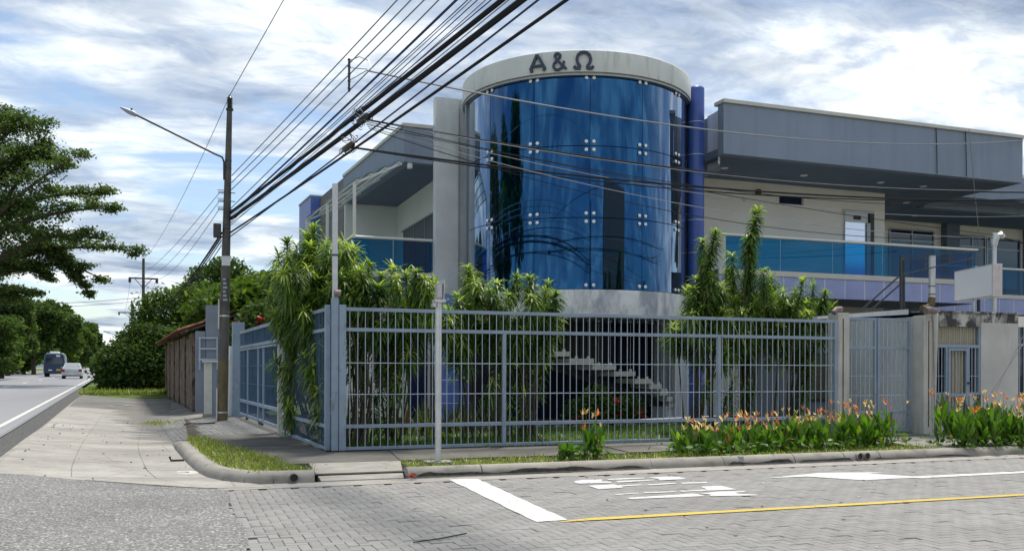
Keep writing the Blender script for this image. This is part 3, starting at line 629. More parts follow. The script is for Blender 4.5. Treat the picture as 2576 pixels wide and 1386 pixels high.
# painted markings on the street
def paint(name, poly, m, z=0.0065):
    o = MB().add([(x, y, z) for x, y in poly], [tuple(range(len(poly)))]).build(name, m, None); 
    bm = bmesh.new(); bm.from_mesh(o.data); bmesh.ops.triangulate(bm, faces=bm.faces)
    for f in bm.faces:
        if f.normal.z < 0: f.normal_flip()
    bm.to_mesh(o.data); bm.free(); return struct(o)
def rough_edge(p0, p1, n=24, a=0.012):
    return [(p0[0] + (p1[0] - p0[0]) * i / n + (rnd(-a, a) if 0 < i < n else 0), p0[1] + (p1[1] - p0[1]) * i / n + (rnd(-a, a) if 0 < i < n else 0)) for i in range(n)]
paint('stop_line', rough_edge((3.37, 8.40), (3.71, 8.41)) + rough_edge((3.71, 8.41), (3.93, 12.0)) + rough_edge((3.93, 12.0), (3.54, 12.05)) + rough_edge((3.54, 12.05), (3.37, 8.40)), 'paint_white')
paint('centre_line', rough_edge((3.50, 8.30), (30, 7.92), 60, .006) + rough_edge((30, 8.02), (3.50, 8.42), 60, .006), 'paint_yellow', 0.009)
road_word = struct(thing('road_lettering', None, None, (5.8, 10.4, 0)))
LET = [('O', [[(5.06, 11.26), (5.14, 11.35), (5.26, 11.39), (5.53, 11.38), (5.49, 11.27), (5.42, 11.19), (5.54, 11.1), (5.5, 11.01), (5.34, 11.02), (5.05, 11.05), (5.02, 11.13)], [(5.61, 11.38), (5.91, 11.41), (6.19, 11.37), (6.14, 11.29), (5.59, 11.29)], [(5.61, 11.12), (5.92, 11.14), (6.2, 11.11), (6.18, 11.05), (5.59, 11.0)], [(6.25, 11.36), (6.57, 11.38), (6.68, 11.27), (6.69, 11.11), (6.63, 11.04), (6.41, 11.03), (6.24, 11.03), (6.25, 11.1), (6.33, 11.18), (6.24, 11.31)]]),
 ('T', [[(5.06, 10.81), (5.43, 10.82), (5.43, 10.71), (5.77, 10.71), (5.76, 10.64), (5.42, 10.6), (5.41, 10.49), (5.04, 10.46)], [(5.85, 10.68), (6.28, 10.71), (6.27, 10.63), (5.84, 10.59)], [(6.36, 10.7), (6.75, 10.65), (6.69, 10.55), (6.34, 10.6)]]),
 ('L', [[(5.01, 9.96), (5.34, 9.99), (5.33, 9.94), (5.02, 9.9)], [(5.42, 10.0), (5.85, 9.96), (5.83, 9.89), (5.4, 9.92)], [(5.91, 9.97), (6.33, 9.98), (6.39, 10.25), (6.7, 10.23), (6.67, 9.86), (6.29, 9.88), (5.91, 9.9)]]),
 ('A', [[(5.01, 9.63), (5.97, 9.69), (5.97, 9.46), (5.0, 9.53)], [(6.03, 9.68), (6.37, 9.75), (6.68, 9.69), (6.64, 9.61), (6.48, 9.61), (6.47, 9.49), (6.64, 9.35), (6.6, 9.31), (6.05, 9.43), (6.05, 9.54), (6.14, 9.57)]])]
for ch, polys in LET:
    mb = MB()
    for p in polys: mb.add([(x, y, 0.0065) for x, y in p], [tuple(range(len(p)))])
    o = mb.build('painted_letter', 'paint_white', road_word); o['label'] = 'white painted letter ' + ch
    bm = bmesh.new(); bm.from_mesh(o.data); bmesh.ops.triangulate(bm, faces=bm.faces); [f.normal_flip() for f in bm.faces if f.normal.z < 0]; bm.to_mesh(o.data); bm.free()
paint('painted_arrow', [(7.77, 10.76), (8.92, 11.06), (9.75, 10.86), (9.87, 10.75), (9.54, 10.77), (9.63, 10.64), (9.89, 10.25), (10.11, 10.24), (13.5, 10.22), (13.5, 10.07), (10.01, 10.05), (9.85, 10.02), (9.77, 10.11), (9.42, 10.14), (8.92, 10.11), (8.69, 10.41), (8.45, 10.74)], 'paint_white')
# hills on the horizon
hv = []; hf = []
for i in range(41):
    x = -1500 + i * 75; h = 30 + 22 * math.sin(i * 0.5) + 14 * math.sin(i * 1.3 + 1); hv += [(x, 2300, -5), (x, 2400, max(12, h))]
for i in range(40): hf.append((i * 2, i * 2 + 2, i * 2 + 3, i * 2 + 1))
struct(np_mesh('hills', hv, hf, 'hill_blue', smooth=True))
# ================================================================ the office building
bd = thing('office_building', 'two-storey office building with round blue mirrored glass tower and grey fascia', 'building', (12, 24, 0.1))
TC = (10.9, 24.2); TR = 3.16
def tp(a, r=TR): return (TC[0] + r * math.cos(R(a)), TC[1] + r * math.sin(R(a)))
# bodies
B('rear_wall', 'wall_cream', bd, 7.7, 13.99, 25.7, 41, 0.1, 8.3)
B('wall', 'wall_cream', bd, 14.0, 22.14, 24.2, 41, 4.3, 7.41, label='cream upper wall behind the right balcony')
B('ground_floor_wall', 'wall_cream', bd, 14.0, 22.14, 24.25, 41, 0.1, 4.29)
B('wall', 'wall_cream', bd, 22.14, 40, 28.3, 41, 0.1, 7.41, label='cream wall with windows set back at the right')
B('roof_slab', 'fascia_grey', bd, 14.5, 40, 24.6, 41, 7.62, 8.3)
# right fascia: front, cream cap, soffit, the curved return at its left end
B('fascia', 'fascia_grey', bd, 14.0, 24.93, 21.32, 21.6, 7.40, 8.78, bevel=0.01)
B('fascia_cap', 'cap_cream', bd, 13.97, 24.96, 21.26, 21.75, 8.783, 8.89, bevel=0.015)
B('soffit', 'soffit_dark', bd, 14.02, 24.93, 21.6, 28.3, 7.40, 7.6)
B('fascia_side', 'fascia_grey', bd, 24.65, 24.93, 21.6, 25.9, 7.45, 8.78)
# concave return
prof = []
for i in range(9):
    t = i / 8; a = R(-90 * t); prof.append((14.02 + 0.32 * (1 - math.cos(a * -1)) * 1.0 + 0.0, 21.62 + 0.95 * t + 0.0))
prof = [(14.02 + 0.30 * math.sin(math.pi * 0.5 * i / 8) ** 0.6, 21.62 + 1.0 * (i / 8) ** 1.3) for i in range(9)]
mb = MB()
for i in range(8):
    (x0, y0), (x1, y1) = prof[i], prof[i + 1]; mb.add([(x0, y0, 7.2), (x1, y1, 7.2), (x1, y1, 8.78), (x0, y0, 8.78)], [(0, 1, 2, 3)])
o = mb.build('fascia_return', 'concrete_grey', bd, smooth=True); o['label'] = 'curved grey end of the fascia beside the blue column'
B('fascia_return_wall', 'fascia_grey', bd, 14.35, 14.6, 22.4, 24.2, 7.2, 8.75)
# downlights in the soffit
dme = (lambda o: (o.data, bpy.data.objects.remove(o))[0])(MB().lathe((0, 0), [(0.001, -0.02), (0.10, -0.02), (0.12, 0.0)], 16).build('downlight', 'joint_white'))
for x, y in ((15.0, 22.8), (17.8, 22.8), (20.7, 22.8), (22.4, 22.8), (21.6, 25.5), (24.0, 25.2), (26.3, 27.2)): put('downlight', dme, bd, (x, y, 7.395))
# second fascia, set back at the far right
B('fascia', 'fascia_grey', bd, 25.2, 40, 25.6, 25.9, 7.38, 8.75, label='grey fascia of the set-back right wing')
B('fascia_cap', 'cap_cream', bd, 25.2, 40, 25.55, 25.95, 8.753, 8.88)
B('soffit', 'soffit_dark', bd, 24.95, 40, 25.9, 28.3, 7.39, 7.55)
# balcony at the right: slab, violet cladding, cream band, glass panes, rail
def balcony(x0, x1, y, step, tail=True):
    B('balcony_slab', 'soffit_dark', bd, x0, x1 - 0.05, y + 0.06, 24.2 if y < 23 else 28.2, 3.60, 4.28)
    B('balcony_bounce_floor', 'bounce_floor', bd, x0 + .1, x1 - .1, y + 0.2, 24.19 if y < 23 else 28.19, 4.281, 4.30)  # unseen pale floor added to bounce light onto the wall behind
    n = round((x1 - x0) / step); st = (x1 - x0) / n
    me = boxmesh('cladding_panel', st - 0.03, 0.04, 0.56, 'panel_violet'); js = boxmesh('panel_joint', 0.022, 0.03, 0.56, 'joint_white')
    for i in range(n):
        put('cladding_panel', me, bd, (x0 + (i + 0.5) * st, y + 0.035, 3.585))
        if i: put('panel_joint', js, bd, (x0 + i * st, y + 0.027, 3.585))
    B('balcony_band', 'cap_cream', bd, x0, x1 + .02, y - 0.01, y + 0.16, 4.15, 4.30, bevel=0.01)
    gp = boxmesh('glass_pane', 1.78, 0.014, 0.90, 'glass_balcony')
    m_ = int((x1 - x0) / 1.8)
    for i in range(m_): put('balcony_pane', gp, bd, (x0 + 0.25 + (i + 0.5) * 1.8, y + 0.06, 4.302))
    MB().tube([(x0 + 0.05, y + 0.06, 5.245), (x1 + 0.12, y + 0.06, 5.245)], 0.045, 14).build('handrail', 'rail_cream', bd, smooth=True)
balcony(13.95, 23.16, 21.45, 0.70)
balcony(24.6, 38.0, 25.0, 0.70)
# return of the violet cladding at the balcony's right end
B('cladding_return', 'panel_violet', bd, 23.12, 23.16, 21.5, 24.2, 3.585, 4.14)
B('glass_return', 'glass_balcony', bd, 23.09, 23.105, 21.55, 24.1, 4.302, 5.2)
# lift lobby front on the balcony
ed = B('lift_door', 'elevator_steel', bd, 20.47, 21.30, 24.13, 24.195, 4.3, 6.36)
B('lift_header', 'joint_white', bd, 20.47, 21.36, 24.12, 24.195, 6.365, 6.68)
B('lift_display', 'sign_black', bd, 20.78, 21.08, 24.10, 24.118, 6.45, 6.58, bevel=0.004)
B('lift_jamb', 'metal_grey', bd, 21.31, 21.45, 24.08, 24.195, 4.3, 6.36); B('lift_jamb', 'metal_dark', bd, 21.45, 21.62, 24.10, 24.195, 4.3, 6.68); B('lift_frame', 'metal_grey', bd, 20.40, 21.66, 24.14, 24.196, 6.683, 6.76)
B('alarm_box', 'alarm_red', bd, 17.05, 17.20, 24.08, 24.195, 7.02, 7.17, bevel=0.01)
B('vent_slot', 'window_glass', bd, 17.95, 18.80, 24.17, 24.198, 6.80, 7.02); B('vent_reveal', 'metal_grey', bd, 18.78, 18.86, 24.165, 24.199, 6.79, 7.03)
B('sensor', 'cap_cream', bd, 16.6, 16.7, 24.15, 24.198, 6.78, 6.86, bevel=0.01)
# windows of the set-back wall
def window(x0, x1, y, z0, z1, ztr, cols, up=None):
    f = MB(); t = 0.06
    xs_ = [x0 + (x1 - x0) * i / cols for i in range(cols + 1)]
    for i, x in enumerate(xs_): f.box(x - t / 2, x + t / 2, y - 0.06, y - 0.002, z0, z1)
    fr = f.build('window', 'metal_grey', bd)
    for zz in (z0, ztr, z1):
        for i in range(cols): MB().box(xs_[i] + t / 2, xs_[i + 1] - t / 2, y - 0.055, y - 0.003, zz - t / 2, zz + t / 2).build('window_bar', 'metal_grey', fr)
    for i in range(cols):
        for a_, b_, mm in ((z0, ztr, 'door_glass'), (ztr, z1, 'window_glass')):
            MB().box(xs_[i] + t / 2, xs_[i + 1] - t / 2, y - 0.025, y - 0.004, a_ + t / 2, b_ - t / 2).build('pane', mm, fr)
window(26.1, 28.3, 28.3, 4.5, 7.05, 6.62, 2)
window(29.6, 31.0, 28.3, 4.5, 7.0, 6.55, 2); window(31.1, 32.9, 28.3, 4.5, 6.95, 6.5, 1)
window(34.6, 37.5, 28.3, 4.5, 6.95, 6.5, 2)
B('dark_pier', 'soffit_dark', bd, 28.72, 29.38, 28.0, 28.299, 4.3, 7.38); B('dark_pier', 'soffit_dark', bd, 33.1, 33.8, 28.0, 28.299, 4.3, 7.38)
# ---- tower
Z0, Z3 = 3.57, 9.06; zs = [Z0 + (Z3 - Z0) * i / 3 for i in range(4)]
an = [173.2, 199.6, 226.0, 252.4, 278.8, 305.2, 331.6]
MB().lathe(TC, [(TR - 0.09, 3.5), (TR - 0.09, 9.2)], 72, 160, 345).build('tower_core', 'dark_interior', bd, smooth=True)
for r_ in range(3):
    for c_ in range(6):
        a0, a1 = an[c_] + 0.13, an[c_ + 1] - 0.13; z0, z1 = zs[r_] + 0.010, zs[r_ + 1] - 0.010
        mb = MB(); n_ = 14; vs = []; fs = []
        for i in range(n_ + 1):
            a = a0 + (a1 - a0) * i / n_
            x, y = tp(a); x2, y2 = tp(a, TR - 0.02); vs += [(x, y, z0), (x, y, z1), (x2, y2, z0), (x2, y2, z1)]
        for i in range(n_):
            k = i * 4; fs += [(k, k + 4, k + 5, k + 1), (k + 2, k + 3, k + 7, k + 6), (k + 1, k + 5, k + 7, k + 3), (k, k + 2, k + 6, k + 4)]
        fs += [(0, 1, 3, 2), (n_ * 4, n_ * 4 + 2, n_ * 4 + 3, n_ * 4 + 1)]
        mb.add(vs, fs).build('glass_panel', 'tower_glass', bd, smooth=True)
bo = MB().lathe((0, 0), [(0.0005, 0.045), (0.03, 0.043), (0.044, 0.03), (0.046, 0.012), (0.02, 0.0), (0.02, -0.06)], 14).build('bolt', 'bolt_steel', smooth=True); bme = bo.data; bpy.data.objects.remove(bo)
for a in an[1:6]:
    for zi, z in enumerate(zs):
        for da in (-1.75, 1.75):
            for dz in (-0.105, 0.105):
                if (zi == 0 and dz < 0) or (zi == 3 and dz > 0): continue
                x, y = tp(a + da, TR + 0.002); put('bolt', bme, bd, (x, y, z + dz), Vector((math.cos(R(a + da)), math.sin(R(a + da)), 0)).to_track_quat('Z', 'Y').to_euler())
RO = TR + 0.12
MB().lathe(TC, [(TR - 0.25, 9.04), (RO - 0.07, 9.04), (RO - 0.07, 9.075), (RO, 9.08), (RO, 9.60), (RO - 0.015, 9.63), (RO - 0.05, 9.65), (0.01, 9.66)], 128).build('tower_ring', 'ring_plaster', bd, smooth=True)
MB().lathe(TC, [(TR - 0.3, 9.038), (RO - 0.02, 9.038), (RO - 0.02, 9.0), (TR + 0.02, 9.0), (TR - 0.3, 9.0)], 128).build('ring_trim', 'metal_grey', bd, smooth=True)
MB().lathe(TC, [(TR - 0.6, 3.56), (TR + 0.03, 3.565), (TR + 0.05, 3.53), (TR + 0.05, 2.86), (TR - 0.6, 2.86)], 128).build('tower_sill_band', 'band_concrete', bd, smooth=True)
# upright frames at both ends of the glass
for a, m_ in ((332.6, 'joint_white'), (171.5, 'metal_grey')):
    x, y = tp(a, TR + 0.03); MB().box(x - 0.04, x + 0.04, y - 0.05, y + 0.05, 3.0, 9.0).build('tower_frame', m_, bd)
B('pilaster', 'concrete_grey', bd, 13.46, 13.70, 22.75, 24.2, 0.1, 9.05)
# tiled blue column
bc = MB().lathe((13.83, 22.45), [(0.01, 9.50), (0.2, 9.50), (0.235, 9.46), (0.235, 0.1)], 36).build('tiled_column', 'tile_blue', bd, smooth=True); bc['label'] = 'round blue tiled column right of the tower'
for i in range(10):
    z = 8.5 - i * 0.92; MB().lathe((13.83, 22.45), [(0.234, z - 0.008), (0.238, z - 0.006), (0.238, z + 0.006), (0.234, z + 0.008)], 36).build('tile_joint', 'joint_white', bc, smooth=True)
# lower tiled column, seen through the fence
lc = MB().lathe((7.15, 24.0), [(0.48, 3.55), (0.48, 0.1)], 40).build('tiled_column', 'tile_blue_light', bd, smooth=True); lc['label'] = 'wide blue tiled column behind the fence'
for i in range(5):
    z = 3.1 - i * 0.62; MB().lathe((7.15, 24.0), [(0.479, z - 0.008), (0.484, z - 0.005), (0.484, z + 0.005), (0.479, z + 0.008)], 40).build('tile_joint', 'joint_white', lc, smooth=True)
# concrete fin left of the tower
B('concrete_pier', 'concrete_grey', bd, 7.02, 7.72, 25.35, 25.6, 0.1, 9.34, bevel=0.012); B('concrete_pier', 'concrete_grey', bd, 7.73, 8.4, 25.42, 25.66, 0.1, 9.36, bevel=0.012)
# ---- letters on the ring
def ribbon(path, wd, d0, d1, name, a_c, zb):
    """bold stroke bent round the ring: path in metres (x right, z up), depth d0..d1 proud of the ring"""
    P = [Vector((p[0], p[1])) for p in path]; Lf = []; Rt = []
    for i, p in enumerate(P):
        if i == 0: t = (P[1] - P[0]).normalized(); k = 1
        elif i == len(P) - 1: t = (P[-1] - P[-2]).normalized(); k = 1
        else:
            t0 = (P[i] - P[i - 1]).normalized(); t1 = (P[i + 1] - P[i]).normalized(); t = (t0 + t1).normalized(); k = 1 / max(0.5, t.dot(t1))
        nn = Vector((-t.y, t.x)) * (wd / 2 * k); Lf.append(p + nn); Rt.append(p - nn)
    n_ = len(P); vs = []
    for d in (d0, d1):
        for q in (Lf, Rt):
            for p in q:
                a = a_c + math.degrees(p.x / RO); x, y = tp(a, RO + d); vs.append((x, y, zb + p.y))
    fs = []
    for i in range(n_ - 1):
        fs += [(2 * n_ + i, 2 * n_ + i + 1, 3 * n_ + i + 1, 3 * n_ + i), (i, n_ + i, n_ + i + 1, i + 1), (i, i + 1, 2 * n_ + i + 1, 2 * n_ + i), (n_ + i, 3 * n_ + i, 3 * n_ + i + 1, n_ + i + 1)]
    fs += [(0, 2 * n_, 3 * n_, n_), (n_ - 1, 2 * n_ - 1, 4 * n_ - 1, 3 * n_ - 1)]
    return MB().add(vs, fs)
def letter(strokes, a_c, zb, wd, lab):
    mb = MB()
    for i, (path, wk) in enumerate(strokes):
        r = ribbon(path, wd * wk, -0.02, 0.055 + 0.004 * i, 'letter', a_c, zb); mb.add(r.v, r.f)
    o = mb.build('letter', 'letter_blue', bd); o['label'] = lab
q = 0.0102 / 11.27 * 1.08
def cvp(pts, x0, y0): return [((x - x0) * q, (y0 - y) * q) for x, y in pts]
letter([(cvp([(612, 330), (440, 690), (470, 770)], 630, 790), 1), (cvp([(618, 330), (820, 690), (800, 760)], 630, 790), 1), (cvp([(500, 625), (755, 625)], 630, 790), 0.8)], 228.6, 9.115, 0.068, 'dark capital letter A on the ring')
letter([(cvp([(1395, 765), (1270, 640), (1130, 490), (1090, 415), (1120, 360), (1180, 350), (1235, 395), (1225, 460), (1150, 530), (1070, 620), (1060, 700), (1110, 765), (1190, 780), (1270, 730), (1320, 640), (1330, 555)], 1220, 810), 1)], 238.6, 9.10, 0.056, 'dark ampersand on the ring')
letter([(cvp([(1562, 650), (1600, 702), (1700, 702), (1712, 650), (1655, 570), (1632, 470), (1660, 370), (1725, 305), (1810, 285), (1895, 305), (1960, 370), (1990, 470), (1965, 570), (1905, 650), (1915, 702), (2020, 702), (2060, 648)], 1810, 750), 1)], 249.2, 9.11, 0.068, 'dark Greek letter omega on the ring')
# ---- left wing: terrace, fascia, canopy
lw = [(6.16, 25.6), (7.02, 25.6)]
fa = LD((6.16, 25.6), 0); fb_ = LD((6.16, 25.6), 7.6)
MB().prism([(6.16, 25.6), (7.02, 25.6), (7.02, 25.85), (6.4, 25.85), (fb_[0] + 0.24, fb_[1]), fb_], 7.45, 8.46).build('fascia', 'fascia_grey', bd, bevel=0.01)['label'] = 'grey fascia of the left terrace roof'
MB().prism([(6.12, 25.56), (7.02, 25.56), (7.02, 25.9), (6.45, 25.9), (fb_[0] + 0.28, fb_[1]), (fb_[0] - 0.04, fb_[1])], 8.463, 8.56).build('fascia_cap', 'cap_cream', bd)
MB().prism([(6.41, 25.86), (9.0, 25.86), (9.0, 33.0), (fb_[0] + 0.25, 33.0)], 7.46, 7.7).build('soffit', 'soffit_dark', bd)
MB().prism([(6.41, 25.86), (9.0, 25.86), (9.0, 41.0), (fb_[0] + 0.25, 41.0)], 7.75, 8.4).build('roof_slab', 'fascia_grey', bd)
B('camera_dome', 'camera_white', bd, 6.28, 6.42, 25.62, 25.76, 7.28, 7.45, bevel=0.03)
B('terrace_wall', 'wall_white', bd, 5.75, 7.69, 32.8, 33.0, 4.3, 7.46); B('terrace_wall', 'wall_white', bd, 7.64, 7.70, 25.7, 32.79, 6.45, 7.46)
B('terrace_door_frame', 'metal_grey', bd, 7.60, 7.64, 26, 32.0, 6.40, 6.45)
for i in range(4): B('terrace_door', 'door_glass', bd, 7.62, 7.66, 25.9 + i * 1.45, 27.28 + i * 1.45, 4.32, 6.39); B('door_stile', 'metal_grey', bd, 7.60, 7.67, 27.29 + i * 1.45, 27.34 + i * 1.45, 4.32, 6.39)
B('terrace_wall', 'wall_white', bd, 7.63, 7.70, 31.75, 32.79, 4.31, 6.44)
# terrace slab with cream band and blue panel
sb = LD((4.70, 25.6), 7.3)
MB().prism([(4.74, 25.66), (7.02, 25.66), (7.69, 33), (sb[0] + 0.04, sb[1])], 3.62, 4.29).build('terrace_slab', 'soffit_dark', bd)
MB().prism([(4.70, 25.6), (7.02, 25.6), (7.02, 25.75), (4.86, 25.75), (sb[0] + 0.15, sb[1]), sb], 4.15, 4.30).build('terrace_band', 'cap_cream', bd, bevel=0.01)
for i in range(4): B('terrace_panel', 'panel_blue', bd, 4.76 + i * 0.56, 4.76 + i * 0.56 + 0.535, 25.63, 25.655, 3.62, 4.145)
B('terrace_sill', 'joint_white', bd, 4.70, 7.02, 25.61, 25.66, 3.50, 3.60)
MB().prism([(4.95, 25.8), (7.0, 25.8), (7.6, 32.7), (sb[0] + 0.3, 32.7)], 4.291, 4.31).build('terrace_bounce_floor', 'bounce_floor', bd)  # pale floor sheet added for light bounced up under the terrace roof
# terrace glass and rail
gp = boxmesh('glass_pane', 1.13, 0.014, 0.90, 'glass_balcony')
for i in range(2): put('terrace_pane', gp, bd, (5.29 + i * 1.15, 25.66, 4.302))
gp2 = boxmesh('glass_pane', 0.014, 1.4, 0.90, 'glass_balcony')
for i in range(5):
    p = LD((4.74, 25.66), 0.72 + i * 1.42); put('terrace_pane', gp2, bd, (p[0], p[1], 4.302), (0, 0, R(3.1)))
e2 = LD((4.74, 25.66), 7.2)
MB().tube([(7.02, 25.66, 5.245), (4.74, 25.66, 5.245)], 0.045, 14).build('handrail', 'rail_cream', bd, smooth=True)
MB().tube([(4.735, 25.60, 5.245), (e2[0], e2[1], 5.245)], 0.045, 14).build('handrail', 'rail_cream', bd, smooth=True)
# canopy of clear sheets between fascia and terrace edge
cn = thing('glass_canopy', 'clear glazed canopy on pale steel frame over the left terrace', 'canopy', (5.2, 27, 4.3))
for s_ in (0.0, 2.4, 4.8, 7.0):
    a = LD((4.76, 25.7), s_); b = LD((6.12, 25.7), s_); MB().beam((a[0], a[1], 6.75), (b[0], b[1], 7.42), 0.05, 0.06).build('rafter', 'rail_cream', cn)
for s_ in (0.0, 3.6, 7.0):
    a = LD((4.76, 25.7), s_); MB().box(a[0] - 0.04, a[0] + 0.04, a[1] - 0.04, a[1] + 0.04, 5.25, 6.77).build('post', 'rail_cream', cn)
for k in range(4):
    t = (k + 0.15) / 3.4; a = LD((4.76 + 1.36 * t, 25.7), -0.1); b = LD((4.76 + 1.36 * t, 25.7), 7.1); MB().beam((a[0], a[1], 6.80 + 0.67 * t), (b[0], b[1], 6.80 + 0.67 * t), 0.05, 0.04).build('purlin', 'rail_cream', cn)
for k in range(5):
    a = LD((4.72, 25.65), k * 1.45); b = LD((4.72, 25.65), k * 1.45 + 1.43); c_ = LD((6.1, 25.65), k * 1.45 + 1.43); d_ = LD((6.1, 25.65), k * 1.45)
    MB().extrude([(a[0], a[1], 6.84), (b[0], b[1], 6.84), (c_[0], c_[1], 7.52), (d_[0], d_[1], 7.52)], (0, 0, 0.008)).build('glazing', 'glass_clear', cn)
# textured side wall and blue block farther back
for k in range(4):
    a = LD((5.78, 33.0), k * 1.15); b = LD((5.78, 33.0), k * 1.15 + 1.13)
    for z0, z1 in ((0.1, 4.2), (4.22, 6.0), (6.02, 7.3), (7.32, 8.47)):
        MB().prism([a, (7.7, a[1]), (7.7, b[1]), b], z0, z1).build('wall_panel', 'textured_wall', bd)
a = LD((5.70, 33.0), 0.9); b = LD((5.70, 33.0), 2.1); MB().prism([a, (a[0] + 0.1, a[1]), (b[0] + 0.1, b[1]), b], 4.9, 6.3).build('side_window', 'elevator_steel', bd)
MB().prism([(5.16, 37.4), (5.9, 37.4), (5.78, 39.9), (5.02, 39.9)], 0.1, 8.5).build('blue_block', 'tile_blue', bd, bevel=0.01)
MB().prism([(5.13, 37.37), (5.93, 37.37), (5.81, 39.93), (4.99, 39.93)], 8.503, 8.56).build('block_cap', 'cap_cream', bd)
B('rear_wall', 'wall_cream', bd, 5.9, 7.69, 37.7, 41, 0.1, 8.3)
# ---- ground floor behind the fence
B('lobby_glazing', 'dark_interior', bd, 7.75, 13.4, 24.12, 24.22, 0.1, 3.5)
for i in range(7): B('lobby_mullion', 'door_navy', bd, 8.2 + i * 0.8, 8.26 + i * 0.8, 24.06, 24.115, 0.15, 3.0)
for x0, x1, z0 in ((10.35, 11.2, 1.55), (11.3, 11.75, 1.2)):
    n_ = int((x1 - x0) / 0.105)
    for i in range(n_): B('blind_slat', 'blind_beige', bd, x0 + i * 0.105, x0 + i * 0.105 + 0.085, 24.04, 24.055, z0, 2.95)
B('lobby_wall', 'concrete_grey', bd, 13.15, 14.4, 22.4, 22.6, 0.1, 3.2); B('porch_slab', 'soffit_dark', bd, 7.8, 13.4, 23.0, 24.1, 2.88, 3.1)
B('front_door', 'door_navy', bd, 6.35, 6.95, 25.9, 25.95, 0.1, 3.0); B('door_frame', 'wall_white', bd, 6.20, 6.35, 25.85, 26.0, 0.1, 3.2); B('door_frame', 'wall_white', bd, 6.95, 7.02, 25.85, 26.0, 0.1, 3.2); B('door_lintel', 'wall_white', bd, 6.351, 6.949, 25.85, 26.0, 3.0, 3.2)
B('side_wall', 'wall_white', bd, 5.2, 6.19, 25.9, 26.05, 0.1, 3.48); B('side_wall', 'wall_white', bd, 4.9, 5.05, 26.1, 33, 0.1, 3.48); B('shop_window', 'window_glass', bd, 5.4, 6.0, 25.87, 25.898, 1.0, 2.9)
# stairs behind the fence: concrete treads on rods
st = thing('garden_stairs', 'floating concrete stair treads hung on thin steel rods behind the fence', 'stairs', (11, 22.5, 0.1))
TR_ = [(9.08, 9.73, 2.00), (9.74, 10.44, 1.82), (10.40, 11.09, 1.65), (11.07, 11.67, 1.48), (11.70, 12.21, 1.28), (12.21, 12.59, 1.13), (12.60, 12.85, 0.95), (12.86, 13.05, 0.78), (13.0, 13.14, 0.6)]
for i, (x0, x1, zt) in enumerate(TR_):
    y0 = 21.95 + 0.10 * max(0, i - 3); B('tread', 'tread_concrete', st, x0, x1, y0, y0 + 1.15, zt - 0.13, zt, bevel=0.006)
    if i < 7:
        for fx in (0.28, 0.78):
            x = x0 + (x1 - x0) * fx; MB().tube([(x, y0 + 0.05, zt), (x, y0 + 0.05, 2.84)], 0.008, 6).build('rod', 'metal_grey', st, smooth=True)
            B('rod_clamp', 'joint_white', st, x - 0.028, x + 0.028, y0 + 0.02, y0 + 0.08, zt, zt + 0.065); B('rod_clamp', 'joint_white', st, x - 0.026, x + 0.026, y0 + 0.02, y0 + 0.08, 2.79, 2.85)
MB().beam((8.9, 22.9, 1.85), (13.0, 22.9, 0.55), 0.14, 0.2).build('stringer', 'metal_dark', st)
B('stair_foot', 'concrete_grey', st, 12.9, 13.14, 22.5, 23.3, 0.1, 0.5)
# terrace neighbour wall left of the yard (grey blue block seen over the gate)
# ================================================================ fences and gates
FZ = 0.14
def fence(name, label, p0, p1, bars, rails, thin, posts, pm='paint_steel', bm_='paint_bar', top=2.56, cat='fence'):
    t = thing(name, label, cat, (p0[0], p0[1], FZ))
    d = Vector((p1[0] - p0[0], p1[1] - p0[1], 0)); L = d.length; d.normalize(); yaw = math.atan2(d.y, d.x)
    P = lambda s_: (p0[0] + d.x * s_, p0[1] + d.y * s_)
    for z, h in rails:
        a, b = P(0), P(L); o = MB().beam((a[0], a[1], z), (b[0], b[1], z), 0.05, h).build('rail', pm, t, bevel=0.004)
    for z in thin:
        a, b = P(0), P(L); MB().tube([(a[0], a[1], z), (b[0], b[1], z)], 0.008, 6).build('rod', bm_, t, smooth=True)
    n = int(L / bars); zb = rails[-1][0]; me = boxmesh('bar', 0.0115, 0.0115, top - zb - 0.03, bm_)
    for i in range(1, n):
        q_ = P(i * L / n); put('bar', me, t, (q_[0], q_[1], zb + 0.015), (rnd(-.002, .002), rnd(-.002, .002), yaw))
    for s_, w_, z0, z1 in posts:
        q_ = P(s_); me = boxmesh('post', w_, w_, z1 - z0, pm, 0.005); put('post', me, t, (q_[0], q_[1], z0), (0, 0, yaw))
    return t
RAILS = [(2.53, 0.06), (2.185, 0.06), (0.545, 0.062), (0.17, 0.055)]
fence('front_fence', 'long pale blue steel bar fence along the pavement before the garden', (2.67, 15.5), (12.93, 15.5), 0.131, RAILS, (1.62, 1.085),
      [(0.0, 0.115, FZ, 2.60), (2.91, 0.065, 0.17, 2.19), (7.41, 0.07, 0.17, 2.19), (10.23, 0.07, FZ, 2.56)])
sp = (2.44, 15.62); se = LD(sp, 4.55)
fence('side_fence', 'shade-toned blue steel bar fence beside the corner, half covered by hanging shrub', sp, se, 0.125, RAILS, (1.35,), [(0.0, 0.085, FZ, 2.60)], pm='paint_steel', bm_='paint_bar_shaded')  # bars coloured dark to stand in for the shade on this side
# cream post between side fence and gate
q_ = LD(sp, 4.72); cp = thing('gate_post', 'cream painted concrete post between the side fence and sliding gate', 'post', (q_[0], q_[1], FZ)); MB().box(q_[0] - 0.07, q_[0] + 0.07, q_[1] - 0.08, q_[1] + 0.08, 0.1, 2.72).build('shaft', 'post_cream', cp, bevel=0.01)
